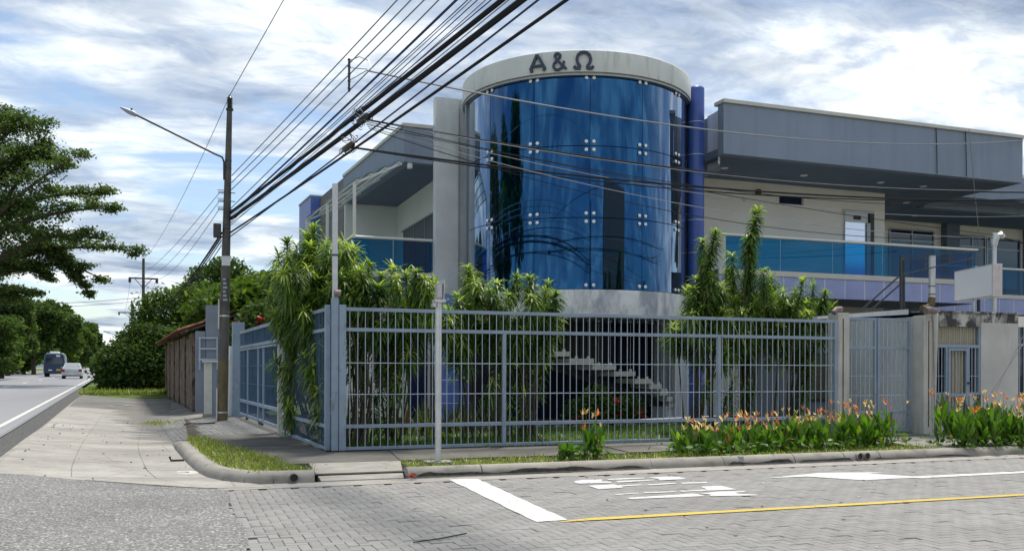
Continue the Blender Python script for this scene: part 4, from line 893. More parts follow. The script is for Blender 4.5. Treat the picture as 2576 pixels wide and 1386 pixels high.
# sliding gate
g0 = LD(sp, 4.95); g1 = LD(sp, 11.9)
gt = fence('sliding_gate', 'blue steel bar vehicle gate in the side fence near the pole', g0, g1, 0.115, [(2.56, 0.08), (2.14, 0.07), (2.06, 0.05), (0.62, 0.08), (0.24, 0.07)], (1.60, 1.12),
           [(0.05, 0.07, 0.2, 2.6), (2.3, 0.06, 0.2, 2.1), (3.2, 0.06, 0.2, 2.1), (5.2, 0.06, 0.2, 2.1), (6.9, 0.07, 0.2, 2.6)], pm='paint_steel', bm_='paint_bar_shaded', cat='gate')  # gate bars take the same colour with shade in it
for s_ in (2.6, 3.0, 5.4):
    q_ = LD(g0, s_); MB().box(q_[0] - 0.03, q_[0] + 0.03, q_[1] - 0.08, q_[1] + 0.08, 0.14, 0.24).build('wheel_block', 'metal_dark', gt)
q_ = LD(sp, 12.35); e_ = thing('end_post', 'thick pale blue square post at the far end of the gate', 'post', (q_[0], q_[1], FZ)); MB().box(q_[0] - 0.17, q_[0] + 0.17, q_[1] - 0.17, q_[1] + 0.17, 0.1, 2.88).build('shaft', 'paint_steel', e_, bevel=0.012)
# corner assembly: tall square pole between the two fence posts
cpo = thing('corner_pole', 'tall pale square steel pole rising above the fence corner', 'pole', (2.60, 15.55, FZ))
MB().box(2.492, 2.604, 15.46, 15.58, 0.14, 2.72).build('lower_shaft', 'paint_steel', cpo, bevel=0.006)
MB().box(2.505, 2.59, 15.48, 15.565, 2.72, 4.64).build('upper_shaft', 'galvanised', cpo, bevel=0.006)
MB().box(2.498, 2.597, 15.473, 15.572, 3.42, 3.45).build('clamp', 'metal_dark', cpo)
MB().tube([(2.53, 15.44, 2.79), (2.63, 15.44, 2.79)], 0.055, 12).build('conduit_cap', 'cap_brown', cpo, smooth=True)
# meter pole on the pavement
mp_ = thing('meter_pole', 'round galvanised pole with glass-fronted meter box in front of the fence', 'pole', (3.71, 13.2, 0.13))
MB().tube([(3.71, 13.2, 0.1), (3.71, 13.2, 2.55)], 0.048, 16).build('shaft', 'galvanised', mp_, smooth=True)
MB().box(3.635, 3.80, 13.12, 13.27, 2.51, 2.555).build('bracket', 'galvanised', mp_, bevel=0.005); MB().box(3.61, 3.66, 13.14, 13.24, 2.44, 2.50).build('bracket_arm', 'galvanised', mp_)
bx = MB().box(3.665, 3.755, 13.14, 13.24, 2.565, 2.80).build('meter_box', 'meter_box', mp_, bevel=0.006); MB().box(3.675, 3.745, 13.132, 13.139, 2.585, 2.78).build('meter_window', 'elevator_steel', bx)
MB().add([(3.762, 13.12, 2.56), (3.762, 13.26, 2.56), (3.772, 13.26, 2.85), (3.772, 13.12, 2.85), (3.774, 13.12, 2.56), (3.774, 13.26, 2.56), (3.784, 13.26, 2.85), (3.784, 13.12, 2.85)], [(0, 1, 2, 3), (7, 6, 5, 4), (0, 4, 5, 1), (3, 2, 6, 7), (0, 3, 7, 4), (1, 5, 6, 2)]).build('back_plate', 'galvanised', mp_)
MB().prism([(3.52, 13.02), (3.88, 13.0), (3.93, 13.36), (3.5, 13.38)], 0.05, 0.145).build('footing', 'paver_side', mp_)
# concrete pillars with pipe caps and the double gate
def pillar(x0, x1, label):
    t = thing('gate_pillar', label, 'pillar', ((x0 + x1) / 2, 15.7, FZ)); MB().box(x0, x1, 15.5, 15.82, 0.1, 2.72).build('shaft', 'pillar_concrete', t, bevel=0.012)
    MB().box(x0 + 0.12, x0 + 0.14, 15.492, 15.498, 0.3, 2.6).build('groove', 'soil', t)
    return t
t = pillar(12.97, 13.27, 'cream concrete pillar between the long fence and the double gate')
MB().tube([(12.93, 15.6, 2.72), (13.02, 15.6, 2.79), (13.14, 15.6, 2.80)], 0.06, 12).build('pipe_cap', 'cap_brown', t, smooth=True)
t = pillar(15.26, 15.56, 'concrete pillar with brown pipe elbow between gate and shop wall')
MB().tube([(15.28, 15.45, 2.80), (15.42, 15.45, 2.81), (15.52, 15.45, 2.74), (15.535, 15.45, 2.5), (15.535, 15.45, 0.2)], [0.07, 0.07, 0.065, 0.05, 0.045], 12).build('drain_pipe', 'pillar_concrete', t, smooth=True)
MB().tube([(15.24, 15.44, 2.81), (15.36, 15.44, 2.83), (15.5, 15.44, 2.80)], 0.08, 12).build('pipe_cap', 'cap_brown', t, smooth=True)
dg = thing('double_gate', 'two-leaf blue steel bar gate between two concrete pillars', 'gate', (14.3, 15.85, FZ))
bme2 = boxmesh('bar', 0.016, 0.016, 2.40, 'paint_bar')
for x0, x1 in ((13.33, 14.27), (14.31, 15.21)):
    lf = MB().box(x0, x0 + 0.05, 15.83, 15.88, 0.22, 2.66).box(x1 - 0.05, x1, 15.83, 15.88, 0.22, 2.66).box(x0 + 0.05, x1 - 0.05, 15.832, 15.878, 2.60, 2.66).box(x0 + 0.05, x1 - 0.05, 15.832, 15.878, 0.22, 0.28).box(x0 + 0.05, x1 - 0.05, 15.832, 15.878, 1.98, 2.04).box(x0 + 0.05, x1 - 0.05, 15.832, 15.878, 0.58, 0.64).build('gate_leaf', 'paint_steel', dg)
    MB().tube([(x0, 15.855, 1.40), (x1, 15.855, 1.40)], 0.007, 6).build('rod', 'paint_bar', lf); MB().tube([(x0, 15.855, 0.98), (x1, 15.855, 0.98)], 0.007, 6).build('rod', 'paint_bar', lf)
    for i in range(1, 7): put('bar', bme2, lf, (x0 + 0.05 + (x1 - x0 - 0.1) * i / 7, 15.855, 0.25))
B('lock_box', 'metal_grey', dg, 14.19, 14.25, 15.80, 15.828, 1.02, 1.10)
# passage behind the gate
ps = thing('passage_wall', 'blue-grey wall with dark window behind the double gate', 'wall', (14.6, 18.6, 0.1))
B('wall', 'fascia_grey', ps, 13.0, 18.0, 18.6, 18.8, 0.1, 2.75); B('side_wall', 'concrete_grey', ps, 15.5, 15.6, 16.0, 18.59, 0.1, 2.72)
pw = B('window', 'metal_dark', ps, 15.0 - 0.62, 15.32, 18.56, 18.599, 0.75, 1.95); B('pane', 'blind_beige', pw, 14.45, 15.25, 18.545, 18.559, 0.82, 1.88)
MB().prism([(13.0, 16.2), (15.5, 16.2), (15.5, 16.35), (13.0, 16.35)], [2.62, 2.78, 2.78, 2.62], [2.68, 2.90, 2.90, 2.68]).build('roof_sheet', 'concrete_grey', ps)
ex = thing('exit_sign', 'small black and white running man exit sign behind the gate', 'sign', (14.32, 18.0, 2.3))
# running figure on a white field inside the black plate
B('plate', 'sign_black', ex, 13.98, 14.38, 17.98, 18.0, 2.12, 2.42); B('field', 'sign_white', ex, 14.10, 14.26, 17.972, 17.978, 2.15, 2.39)
f_ = MB(); yy = 17.968
def stk(a, b, w_): f_.beam((a[0], yy, a[1]), (b[0], yy, b[1]), w_, 0.004, up=(0, 1, 0))
stk((14.19, 2.32), (14.175, 2.25), 0.026); stk((14.177, 2.252), (14.205, 2.215), 0.016); stk((14.205, 2.215), (14.195, 2.175), 0.014); stk((14.172, 2.25), (14.15, 2.21), 0.016); stk((14.15, 2.21), (14.12, 2.21), 0.014); stk((14.19, 2.31), (14.225, 2.285), 0.012); stk((14.185, 2.31), (14.15, 2.285), 0.012)
f_.lathe((14.205, 0), [], 3) if False else None
f_.build('figure', 'sign_black', ex)
MB().add([(14.205 + 0.014 * math.cos(2 * math.pi * k / 12), 17.969, 2.345 + 0.014 * math.sin(2 * math.pi * k / 12)) for k in range(12)], [tuple(range(12))]).build('figure_head', 'sign_black', ex)
B('hanger', 'metal_dark', ex, 14.17, 14.19, 17.985, 17.995, 2.42, 2.62)
# ================================================================ shop front at the right
sh = thing('shop_front', 'weathered grey shop wall with barred door and cream shutters, mould along its top', 'building', (16.9, 15.7, 0))
SY = 15.6
def wpiece(x0, x1, z0, z1, m='shop_wall', name='wall'): return B(name, m, sh, x0, x1, SY, SY + 0.2, z0, z1)
wpiece(15.57, 17.0, 2.50, 2.80, 'shop_mould', 'lintel'); wpiece(17.0, 18.12, -0.02, 2.60); wpiece(17.0, 18.12, 2.60, 2.80, 'shop_mould', 'wall_top'); wpiece(15.57, 16.03, -0.02, 0.98, 'shop_mould', 'apron_wall'); wpiece(16.66, 17.0, -0.02, 0.98, 'shop_mould', 'apron_wall'); wpiece(16.03, 16.66, -0.02, 0.16, 'shop_mould', 'door_step')
MB().prism([(15.57, SY - 0.03), (18.16, SY - 0.03), (18.16, 20), (15.57, 20)], [2.803, 2.803, 2.9, 2.9], [2.84, 2.84, 2.94, 2.94]).build('coping', 'shop_mould', sh)
B('back_wall', 'dark_interior', sh, 15.57, 22, 17.4, 17.5, 0, 2.8); B('side_wall', 'shop_wall', sh, 18.0, 18.12, SY + 0.2, 19.5, 0, 2.8)
# frame, shutters, windows, bars
fr = MB()
for x in (15.60, 16.03, 16.66, 16.98): fr.box(x - 0.03, x + 0.03, SY + 0.02, SY + 0.08, 0.16 if 15.7 < x < 16.9 else 0.98, 2.498 if x < 15.7 or x > 16.9 else 2.03)
fr.build('frame', 'paint_steel', sh)
B('transom', 'paint_steel', sh, 15.63, 16.95, SY + 0.015, SY + 0.075, 2.03, 2.10); B('sill', 'paint_steel', sh, 15.63, 16.0, SY + 0.015, SY + 0.075, 0.981, 1.04); B('sill', 'paint_steel', sh, 16.69, 16.95, SY + 0.015, SY + 0.075, 0.981, 1.04)
def shutter(x0, x1, z0, z1, name):
    n_ = max(4, int((x1 - x0) / 0.105)); vs = []; fs = []; y = SY + 0.13
    pts_ = []
    for i in range(n_):
        a_ = x0 + (x1 - x0) * i / n_; s_ = (x1 - x0) / n_
        pts_ += [(a_, y), (a_ + s_ * 0.42, y), (a_ + s_ * 0.5, y + 0.035), (a_ + s_ * 0.92, y + 0.035)]
    pts_.append((x1, y))
    for x, yy_ in pts_: vs += [(x, yy_, z0), (x, yy_, z1)]
    fs = [(2 * i, 2 * i + 2, 2 * i + 3, 2 * i + 1) for i in range(len(pts_) - 1)]
    return MB().add(vs, fs).build(name, 'shutter_cream', sh)
shutter(15.6, 16.98, 2.08, 2.5, 'shutter')
dr = MB().box(16.06, 16.12, SY + 0.0, SY + 0.05, 0.17, 2.02).box(16.57, 16.63, SY + 0.0, SY + 0.05, 0.17, 2.02).box(16.121, 16.569, SY + 0.001, SY + 0.049, 1.96, 2.02).box(16.121, 16.569, SY + 0.001, SY + 0.049, 0.17, 0.25).box(16.121, 16.569, SY + 0.001, SY + 0.049, 0.95, 1.02).build('door', 'paint_steel', sh)
B('door_handle', 'metal_dark', dr, 16.60, 16.66, SY - 0.03, SY, 1.22, 1.27)
shutter(16.05, 16.64, 0.17, 2.02, 'shutter')
bb = boxmesh('bar', 0.014, 0.014, 1.0, 'paint_bar')
for xs_ in ((15.72, 15.81, 15.90), (16.77, 16.87)):
    for x in xs_: put('window_bar', bb, sh, (x, SY + 0.04, 1.03))
for x in (16.2, 16.29, 16.38, 16.47): put('door_bar', bb, sh, (x, SY + 0.025, 0.25), scale=(1, 1, 1.7))
bb4 = boxmesh('bar', 0.012, 0.012, 0.4, 'paint_bar')
for i in range(12): put('transom_bar', bb4, sh, (15.7 + i * 0.105, SY + 0.045, 2.1))
MB().tube([(15.63, SY + 0.04, 1.40), (16.0, SY + 0.04, 1.40)], 0.007, 6).build('rod', 'paint_bar', sh); MB().tube([(16.69, SY + 0.04, 1.40), (16.95, SY + 0.04, 1.40)], 0.007, 6).build('rod', 'paint_bar', sh)
# next window right of the shop wall
nb = thing('barred_window_wall', 'dark barred window at the right edge beyond the shop wall', 'building', (19.3, 15.9, 0))
B('wall', 'wall_cream', nb, 18.2, 26, 16.0, 16.2, 0, 0.9); B('pane', 'window_glass', nb, 18.2, 26, 16.05, 16.1, 0.9, 2.55); B('lintel', 'wall_cream', nb, 18.2, 26, 16.0, 16.2, 2.55, 2.8)
bb2 = boxmesh('bar', 0.016, 0.016, 1.65, 'paint_bar')
for i in range(24): put('bar', bb2, nb, (18.3 + i * 0.14, 15.97, 0.9))
B('rail', 'paint_steel', nb, 18.2, 22, 15.94, 15.99, 2.1, 2.16)
# vent pipe on the shop roof
vp = thing('vent_pipe', 'short galvanised vent pipe with rusty elbow on the shop roof', 'pipe', (16.0, 16.0, 2.85))
MB().tube([(15.98, 16.0, 3.15), (15.98, 16.0, 4.12)], 0.072, 18).build('shaft', 'galvanised', vp, smooth=True); MB().tube([(15.70, 16.0, 2.88), (15.84, 16.0, 2.90), (15.95, 16.0, 2.98), (15.98, 16.0, 3.16)], [0.10, 0.095, 0.085, 0.078], 16).build('elbow', 'pole_yellow', vp, smooth=True)
MB().tube([(15.98, 16.0, 3.22), (15.98, 16.0, 3.24)], 0.078, 18).build('band', 'rust_steel', vp); MB().tube([(15.98, 16.0, 3.40), (15.98, 16.0, 3.42)], 0.078, 18).build('band', 'rust_steel', vp); MB().lathe((15.98, 16.0), [(0.001, 4.14), (0.09, 4.13), (0.09, 4.10)], 18).build('cap', 'metal_dark', vp)
# steel sign frame and lightbox
sf = thing('steel_gantry', 'dark rusty steel frame with braces holding the white sign box', 'frame', (15.2, 16.4, 2.85))
for x, y in ((15.0, 15.9), (15.55, 16.4)): MB().box(x - 0.022, x + 0.022, y - 0.022, y + 0.022, 2.86, 4.05).build('upright', 'metal_dark', sf)
for a_, b_ in (((15.0, 15.9, 4.02), (17.05, 15.65, 4.22)), ((15.0, 15.9, 3.62), (17.05, 15.65, 4.10)), ((15.55, 16.4, 4.02), (17.0, 16.3, 4.15)), ((15.0, 15.9, 4.02), (15.55, 16.4, 4.02))): MB().beam(a_, b_, 0.022, 0.025).build('arm', 'metal_dark', sf)
for a_, b_ in (((14.25, 16.3, 2.84), (15.0, 15.95, 3.6)), ((14.85, 16.7, 2.86), (15.55, 16.4, 3.55))): MB().beam(a_, b_, 0.035, 0.035).build('brace', 'metal_dark', sf)
for t_ in (0.3, 0.6): MB().beam((15.0 + 2.05 * t_, 15.9 - .25 * t_, 3.62 + .48 * t_), (15.0 + 2.05 * t_, 15.9 - .25 * t_, 4.02 + .2 * t_), 0.02, 0.02).build('web', 'rust_steel', sf)
MB().beam((16.95, 15.9, 4.1), (16.95, 15.9, 3.88), 0.04, 0.04).build('hanger', 'metal_dark', sf)
MB().box(17.25, 17.30, 15.9, 15.95, 2.86, 3.3).build('upright', 'metal_dark', sf); MB().box(17.10, 17.14, 15.9, 15.95, 2.86, 3.3).build('upright', 'galvanised', sf)
sg = thing('sign_box', 'blank white lightbox sign on steel frame above the shop', 'sign', (17.0, 15.8, 3.2))
A0, A1 = Vector((17.27, 16.62, 0)), Vector((16.78, 15.10, 0)); dd = (A1 - A0).normalized(); nn = Vector((-dd.y, dd.x, 0)); nn = nn if nn.x > 0 else -nn
pl_ = [tuple((A0)[:2]), tuple(A1[:2]), tuple((A1 + nn * 0.22)[:2]), tuple((A0 + nn * 0.22)[:2])]
MB().prism(pl_, 3.14, 3.86).build('box_frame', 'galvanised', sg, bevel=0.006)
fp = [tuple((A0 - nn * 0.006 + dd * 0.03)[:2]), tuple((A1 - nn * 0.006 - dd * 0.03)[:2]), tuple((A1 - nn * 0.001 - dd * 0.03)[:2]), tuple((A0 - nn * 0.001 + dd * 0.03)[:2])]
MB().prism(fp, 3.165, 3.835).build('face', 'sign_white', sg)
# service mast with weatherhead
ms = thing('service_mast', 'galvanised service mast with curved weatherhead at the roof edge', 'pole', (17.55, 15.75, 2.8))
MB().tube([(17.55, 15.75, 2.8), (17.55, 15.75, 4.42)], 0.05, 14).build('shaft', 'galvanised', ms, smooth=True)
MB().tube([(17.55, 15.75, 4.36), (17.555, 15.75, 4.50), (17.60, 15.74, 4.60), (17.70, 15.73, 4.64), (17.80, 15.72, 4.58)], [0.065, 0.085, 0.10, 0.08, 0.05], 14).build('weatherhead', 'galvanised', ms, smooth=True)
# ================================================================ utility pole, lines, far poles
up = thing('utility_pole', 'tall dark wooden utility pole with street lamp arm by the gate', 'utility pole', (1.24, 25.9, 0.1))
PX = lambda z: 1.22 + 0.021 * z
MB().tube([(PX(z), 25.9, z) for z in (0.05, 2, 4, 6, 8.55)], [0.145, 0.135, 0.12, 0.10, 0.07], 14).build('shaft', 'wood_pole', up, smooth=True)
MB().tube([(PX(z), 25.9, z) for z in (0.06, 0.9, 1.75)], [0.150, 0.146, 0.142], 14).build('painted_foot', 'pole_yellow', up, smooth=True)
MB().lathe((PX(8.75), 25.9), [(0.03, 8.5), (0.10, 8.52), (0.10, 8.56), (0.05, 8.57)] + [p for i in range(6) for p in ((0.055, 8.58 + i * 0.05), (0.085, 8.595 + i * 0.05), (0.055, 8.615 + i * 0.05))] + [(0.03, 8.92), (0.001, 8.95)], 14).build('post_insulator', 'insulator_dark', up, smooth=True)
for z in (5.6, 5.3, 5.05, 7.15, 6.95, 4.9, 4.6, 1.7, 2.95, 0.35): MB().tube([(PX(z), 25.9, z - 0.02), (PX(z), 25.9, z + 0.02)], 0.155 - 0.009 * z, 14).build('band', 'galvanised' if z < 4 else 'metal_dark', up, smooth=True)
for z in (6.28, 6.05, 5.83):
    MB().tube([(PX(z) - 0.10, 25.86, z), (PX(z) - 0.24, 25.86, z)], 0.035, 10).build('spool_insulator', 'porcelain', up, smooth=True); MB().beam((PX(z) - 0.09, 25.86, z + 0.06), (PX(z) - 0.26, 25.86, z + 0.06), 0.02, 0.012).build('spool_bracket', 'metal_dark', up); MB().beam((PX(z) + 0.09, 25.86, z), (PX(z) + 0.2, 25.86, z), 0.02, 0.02).build('bolt', 'metal_dark', up)
MB().box(PX(5) - 0.34, PX(5) - 0.14, 25.72, 25.92, 5.05, 5.42).build('splice_box', 'insulator_dark', up, bevel=0.03)
MB().box(PX(4.4) - 0.11, PX(4.4) + 0.11, 25.77, 25.79, 4.30, 4.56).build('number_plate', 'galvanised', up); 
for i in range(6): MB().box(PX(3.7) - 0.06, PX(3.7) + 0.05 - 0.02 * (i % 3), 25.765, 25.775, 3.35 + i * 0.11, 3.41 + i * 0.11).build('pole_mark', 'metal_grey', up)
MB().tube([(PX(2) - 0.13, 25.80, 3.4), (PX(2) - 0.135, 25.80, 2.6)], 0.018, 8).build('ground_conduit', 'post_cream', up); MB().tube([(PX(1) - 0.15, 25.80, 1.0), (PX(1) - 0.16, 25.78, 0.1)], 0.02, 8).build('ground_conduit', 'post_cream', up)
# street lamp arm
la = MB().tube([(PX(6.6) - 0.10, 25.85, 6.62), (PX(7) - 0.11, 25.85, 7.1), (PX(7.2) - 0.16, 25.84, 7.22), (PX(7.2) - 0.35, 25.82, 7.29), (-0.93, 25.5, 8.06)], 0.026, 10).build('lamp_arm', 'metal_dark', up, smooth=True)
lh = MB().tube([(-0.92, 25.5, 8.05), (-1.02, 25.49, 8.10), (-1.12, 25.48, 8.13), (-1.30, 25.46, 8.21)], [0.05, 0.07, 0.06, 0.02], 10).build('lamp_head', 'metal_grey', la, smooth=True); MB().box(-1.06, -1.01, 25.46, 25.51, 8.15, 8.21).build('photocell', 'metal_dark', lh) if False else MB().box(-1.06, -1.01, 25.46, 25.51, 8.15, 8.21).build('photocell', 'metal_dark', la)
QX, QY = 6.6, -4.0
def line(name, label, A, E, t, r, m, sg=0.12, grp='lines from the utility pole over the street'):
    """cable from pole point A through E (reached at fraction t) on to the pole behind the camera"""
    A = Vector(A); E = Vector(E); Qp = A + (E - A) / t; Qp.z += 0.0
    pts_ = []
    for i in range(25):
        f = i / 24; p = A.lerp(Qp, f); p.z += -4 * sg * f * (1 - f) + 4 * sg * t * (1 - t) * (f / t); pts_.append(p)
    o = MB().tube(pts_, r, 6).build(name, m, None, smooth=True, org=tuple(A)); tag(o, label, 'cable', grp); return o
PA = lambda z, dx=0.1: (PX(z) + dx, 25.85, z)
ORD = ['first', 'second', 'third', 'fourth', 'fifth', 'sixth', 'seventh', 'eighth', 'ninth', 'tenth', 'eleventh', 'twelfth', 'thirteenth', 'fourteenth', 'fifteenth', 'sixteenth', 'seventeenth', 'eighteenth', 'nineteenth']
def HL(i): return ORD[i] + ' from the left of the thin wires leaving the upper picture edge'
for k, (z, e, t) in enumerate(((6.75, (3.36, 14.43, 7.45), .384), (6.56, (3.46, 13.91, 7.27), .401), (6.37, (3.54, 13.4, 7.09), .418), (5.87, (3.63, 12.93, 6.92), .434))):
    line('power_line', HL(k), PA(z), e, t, 0.012, 'cable_grey')
for k, (z, e, t) in enumerate(((5.65, (3.79, 12.02, 6.6), .464), (5.60, (3.81, 11.9, 6.56), .468), (5.49, (3.84, 11.73, 6.5), .474), (5.40, (3.88, 11.5, 6.42), .481), (5.70, (3.90, 11.35, 6.36), .486), (5.45, (3.98, 10.9, 6.2), .502))):
    line('telecom_line', HL(4 + k), PA(z), e, t, 0.008, 'cable_grey' if k % 2 else 'cable_blue')
line('telecom_cable', 'medium blue-black cable above the two thickest overhead bundles', PA(5.71), (3.73, 12.36, 6.72), .453, 0.020, 'cable_blue')
line('cable_bundle', 'thick upper black cable bundle rising over the street from the pole', PA(5.76), (3.95, 11.07, 6.26), .496, 0.036, 'cable_black')
line('cable_bundle', 'thickest lower black cable bundle with two messy splices', PA(5.58), (4.04, 10.6, 6.09), .512, 0.044, 'cable_black')
line('telecom_cable', 'dark cable below the bundles crossing in front of the left terrace roof', PA(5.21), (4.21, 9.59, 5.74), .545, 0.022, 'cable_black')
line('telecom_cable', 'thin blue cable just under the thickest bundle', PA(5.10), (4.1, 10.2, 5.95), .525, 0.014, 'cable_blue')
line('ground_wire', 'single wire from the top insulator of the pole to the upper picture edge', (PX(8.9), 25.9, 8.93), (2.26, 20.7, 9.67), .174, 0.011, 'cable_grey', 0.05)
# lines going away along the road to the next poles
def farline(A, B_, r, m, sg, label):
    o = MB().tube(sag(A, B_, sg, 16), r, 5).build('road_line', m, None, smooth=True, org=tuple(A)); tag(o, label, 'cable', 'lines along the highway')
FP = (-2.2, 75.5)
RL = 'wire running from the near pole to the far pole along the highway'
for i, z in enumerate((6.28, 6.05, 5.83)): farline((PX(z) - 0.2, 25.9, z), (FP[0] - 0.9 + 0.9 * i, FP[1], 8.45), 0.010, 'cable_grey', 0.5, RL)
farline((PX(8.9), 25.9, 8.93), (FP[0], FP[1], 9.95), 0.010, 'cable_grey', 0.6, RL)
for i, z in enumerate((5.2, 5.1, 5.0, 4.85)): farline((PX(z) - 0.12, 25.95, z), (FP[0] + 0.1, FP[1], 6.2 - 0.2 * i), (0.03, 0.022, 0.014, 0.012)[i], 'cable_black', 0.9, 'black cable sagging from the near pole to the far pole')
def farpole(x, y, top, arm, label, lamp=False):
    t = thing('far_utility_pole', label, 'utility pole', (x, y, Zr(y)), 'poles along the highway')
    MB().tube([(x, y, 0.2), (x, y, top)], [0.16, 0.10], 10).build('shaft', 'wood_pole', t, smooth=True)
    MB().box(x - arm, x + arm, y - 0.06, y + 0.06, top - 1.6, top - 1.48).build('crossarm', 'metal_dark', t)
    for s_ in (-1, 1): MB().beam((x + s_ * arm * 0.6, y - 0.08, top - 1.55), (x, y - 0.08, top - 2.3), 0.05, 0.05).build('brace', 'metal_dark', t); MB().lathe((x + s_ * arm * 0.92, y), [(0.02, top - 1.9), (0.10, top - 1.85), (0.10, top - 1.62), (0.04, top - 1.6)], 8).build('insulator', 'insulator_dark', t)
    MB().tube([(x + 0.2, y, top - 2.7), (x + 0.2, y, top - 3.9)], 0.12, 10).build('transformer_rack', 'metal_dark', t)
    if lamp:
        a_ = MB().tube([(x - 0.1, y, top - 5.2), (x - 2.6, y - 0.6, top - 4.1)], 0.04, 6).build('lamp_arm', 'metal_grey', t); MB().beam((x - 2.5, y - 0.6, top - 4.15), (x - 3.2, y - 0.7, top - 3.95), 0.25, 0.12).build('lamp_head', 'metal_grey', a_)
farpole(FP[0], FP[1], 10.0, 1.05, 'nearest of the far poles, with crossarm, standing behind the bush')
farpole(-5.0, 125, 10.2, 1.6, 'middle far pole with crossarm and lamp along the highway', True)
farpole(-9.5, 200, 9.5, 1.6, 'smallest far pole at the end of the highway', True)
for i in range(3): farline((FP[0] - 0.9 + 0.9 * i, FP[1], 8.45), (-6 + i, 125, 8.7), 0.012, 'cable_grey', 0.8, 'wire between the two farthest poles')
for i in range(2): farline((FP[0], FP[1], 7.0 - 0.25 * i), (-34, 70, 6.2 - 0.4 * i), 0.016, 'cable_black', 0.9, 'cable crossing the highway from the far pole towards the trees')
# vertical spreader and its service line to the fascia
spd = thing('line_spreader', 'vertical black spreader bar hanging between the thin wires', 'spreader', (2.98, 16.64, 6.55)); MB().tube([(2.98, 16.64, 6.56), (2.98, 16.64, 7.16)], 0.022, 8).build('bar', 'insulator_dark', spd, smooth=True)
for i in range(5): MB().lathe((2.98, 16.64), [(0.02, 6.6 + i * 0.13), (0.034, 6.62 + i * 0.13), (0.02, 6.64 + i * 0.13)], 8).build('shed', 'insulator_dark', spd)
MB().tube([(3.0, 16.6, 7.12), (3.10, 16.3, 7.10), (3.2, 16.0, 6.95), (3.22, 15.8, 6.72)], 0.008, 6).build('jumper', 'cable_grey', spd); MB().tube([(2.99, 16.6, 6.98), (3.16, 15.9, 6.76)], 0.008, 6).build('jumper', 'cable_grey', spd); MB().tube([(2.99, 16.6, 6.76), (3.16, 15.9, 6.74)], 0.008, 6).build('jumper', 'cable_grey', spd)
def svc(label, A, E, sg, r, m='cable_black', name='service_cable'):
    o = MB().tube(sag(A, E, sg, 22), r, 6).build(name, m, None, smooth=True, org=tuple(A)); tag(o, label, 'cable', 'service cables across the facade')
svc('pale twisted service cable from the spreader across the tower to the fascia end', (3.16, 15.85, 6.72), (24.85, 21.25, 8.72), 0.55, 0.016, 'cable_grey')
S1 = (3.1, 15.93, 5.89); S2 = (2.97, 16.66, 5.56)
svc('thick black service cable from the lower splice crossing the tower low', S2, (26, 15.2, 6.1), 0.55, 0.019)
svc('second black service cable from the lower splice crossing the tower', (2.99, 16.6, 5.54), (24, 15.6, 6.15), 0.62, 0.013)
svc('thick black service cable from the upper splice crossing the tower', S1, (30, 17.5, 7.2), 0.80, 0.017)
FAN = 'of the thin service cables fanning from the upper splice across the facade'
for i, (e, sg) in enumerate((((27, 17, 6.9), 0.75), ((26, 16.6, 6.5), 0.95), ((28, 18, 6.6), 1.05), ((17.7, 15.73, 4.6), 0.15), ((17.72, 15.73, 4.55), 0.45), ((17.65, 15.73, 4.56), 0.62))):
    svc(ORD[i] + ' ' + FAN, (S1[0] + 0.02 * i, S1[1], S1[2] - 0.03 * i), e, sg, 0.007, 'cable_black' if i % 2 else 'cable_grey')
svc('slack cable from mast head to the right picture edge', (17.78, 15.72, 4.56), (24, 14.5, 4.5), 0.35, 0.014); svc('long dark drop cable from the fascia cap down to the sign frame', (22.6, 21.2, 8.85), (17.05, 15.66, 4.2), 0.1, 0.008); svc('pale guy wire slanting down from right edge to the kerb flowers', (19.9, 15.4, 4.3), (16.75, 15.2, 0.9), 0.0, 0.007, 'cable_grey'); svc('second pale guy wire slanting over the shop wall', (19.0, 15.5, 3.6), (17.0, 15.3, 0.9), 0.0, 0.006, 'cable_grey')
for x in (21.4, 22.55):
    o = MB().tube([(x, 21.29, 8.85), (x + 0.02, 21.28, 8.2), (x + 0.04, 21.28, 7.42)], 0.012, 6).build('drop_wire', 'cable_black', None, org=(x, 21.29, 7.4)); tag(o, 'left of two loose wires hanging down the right fascia' if x < 22 else 'right of two loose wires hanging down the right fascia', 'cable')
# splices: closures wrapped in loops
for nm, c_, lab in (('cable_splice', S1, 'upper tangled splice on the cable bundles in front of the terrace roof'), ('cable_splice', S2, 'lower tangled splice on the thickest cable bundle')):
    t = thing(nm, lab, 'cable', c_); c_ = Vector(c_); dv = Vector((5.25, -29.9, 0.8)).normalized()
    MB().tube([c_ - dv * 0.22, c_ - dv * 0.18, c_ + dv * 0.2, c_ + dv * 0.25], [0.02, 0.06, 0.06, 0.02], 10).build('closure', 'insulator_dark', t, smooth=True)
    for k in range(11):
        p = [c_ + Vector((rnd(-.12, .12), rnd(-.3, .3), rnd(-.10, .12))) for _ in range(2)]; ax = Vector((rnd(-1, 1), rnd(-1, 1), rnd(-1, 1))).normalized(); r_ = rnd(0.03, 0.09)
        u_ = ax.orthogonal().normalized(); v_ = ax.cross(u_); MB().tube([p[0] + u_ * (r_ * math.cos(a)) + v_ * (r_ * math.sin(a) * 1.4) for a in [i * 0.55 for i in range(11)]], 0.006, 5).build('loop', 'cable_black' if k % 3 else 'cable_grey', t)
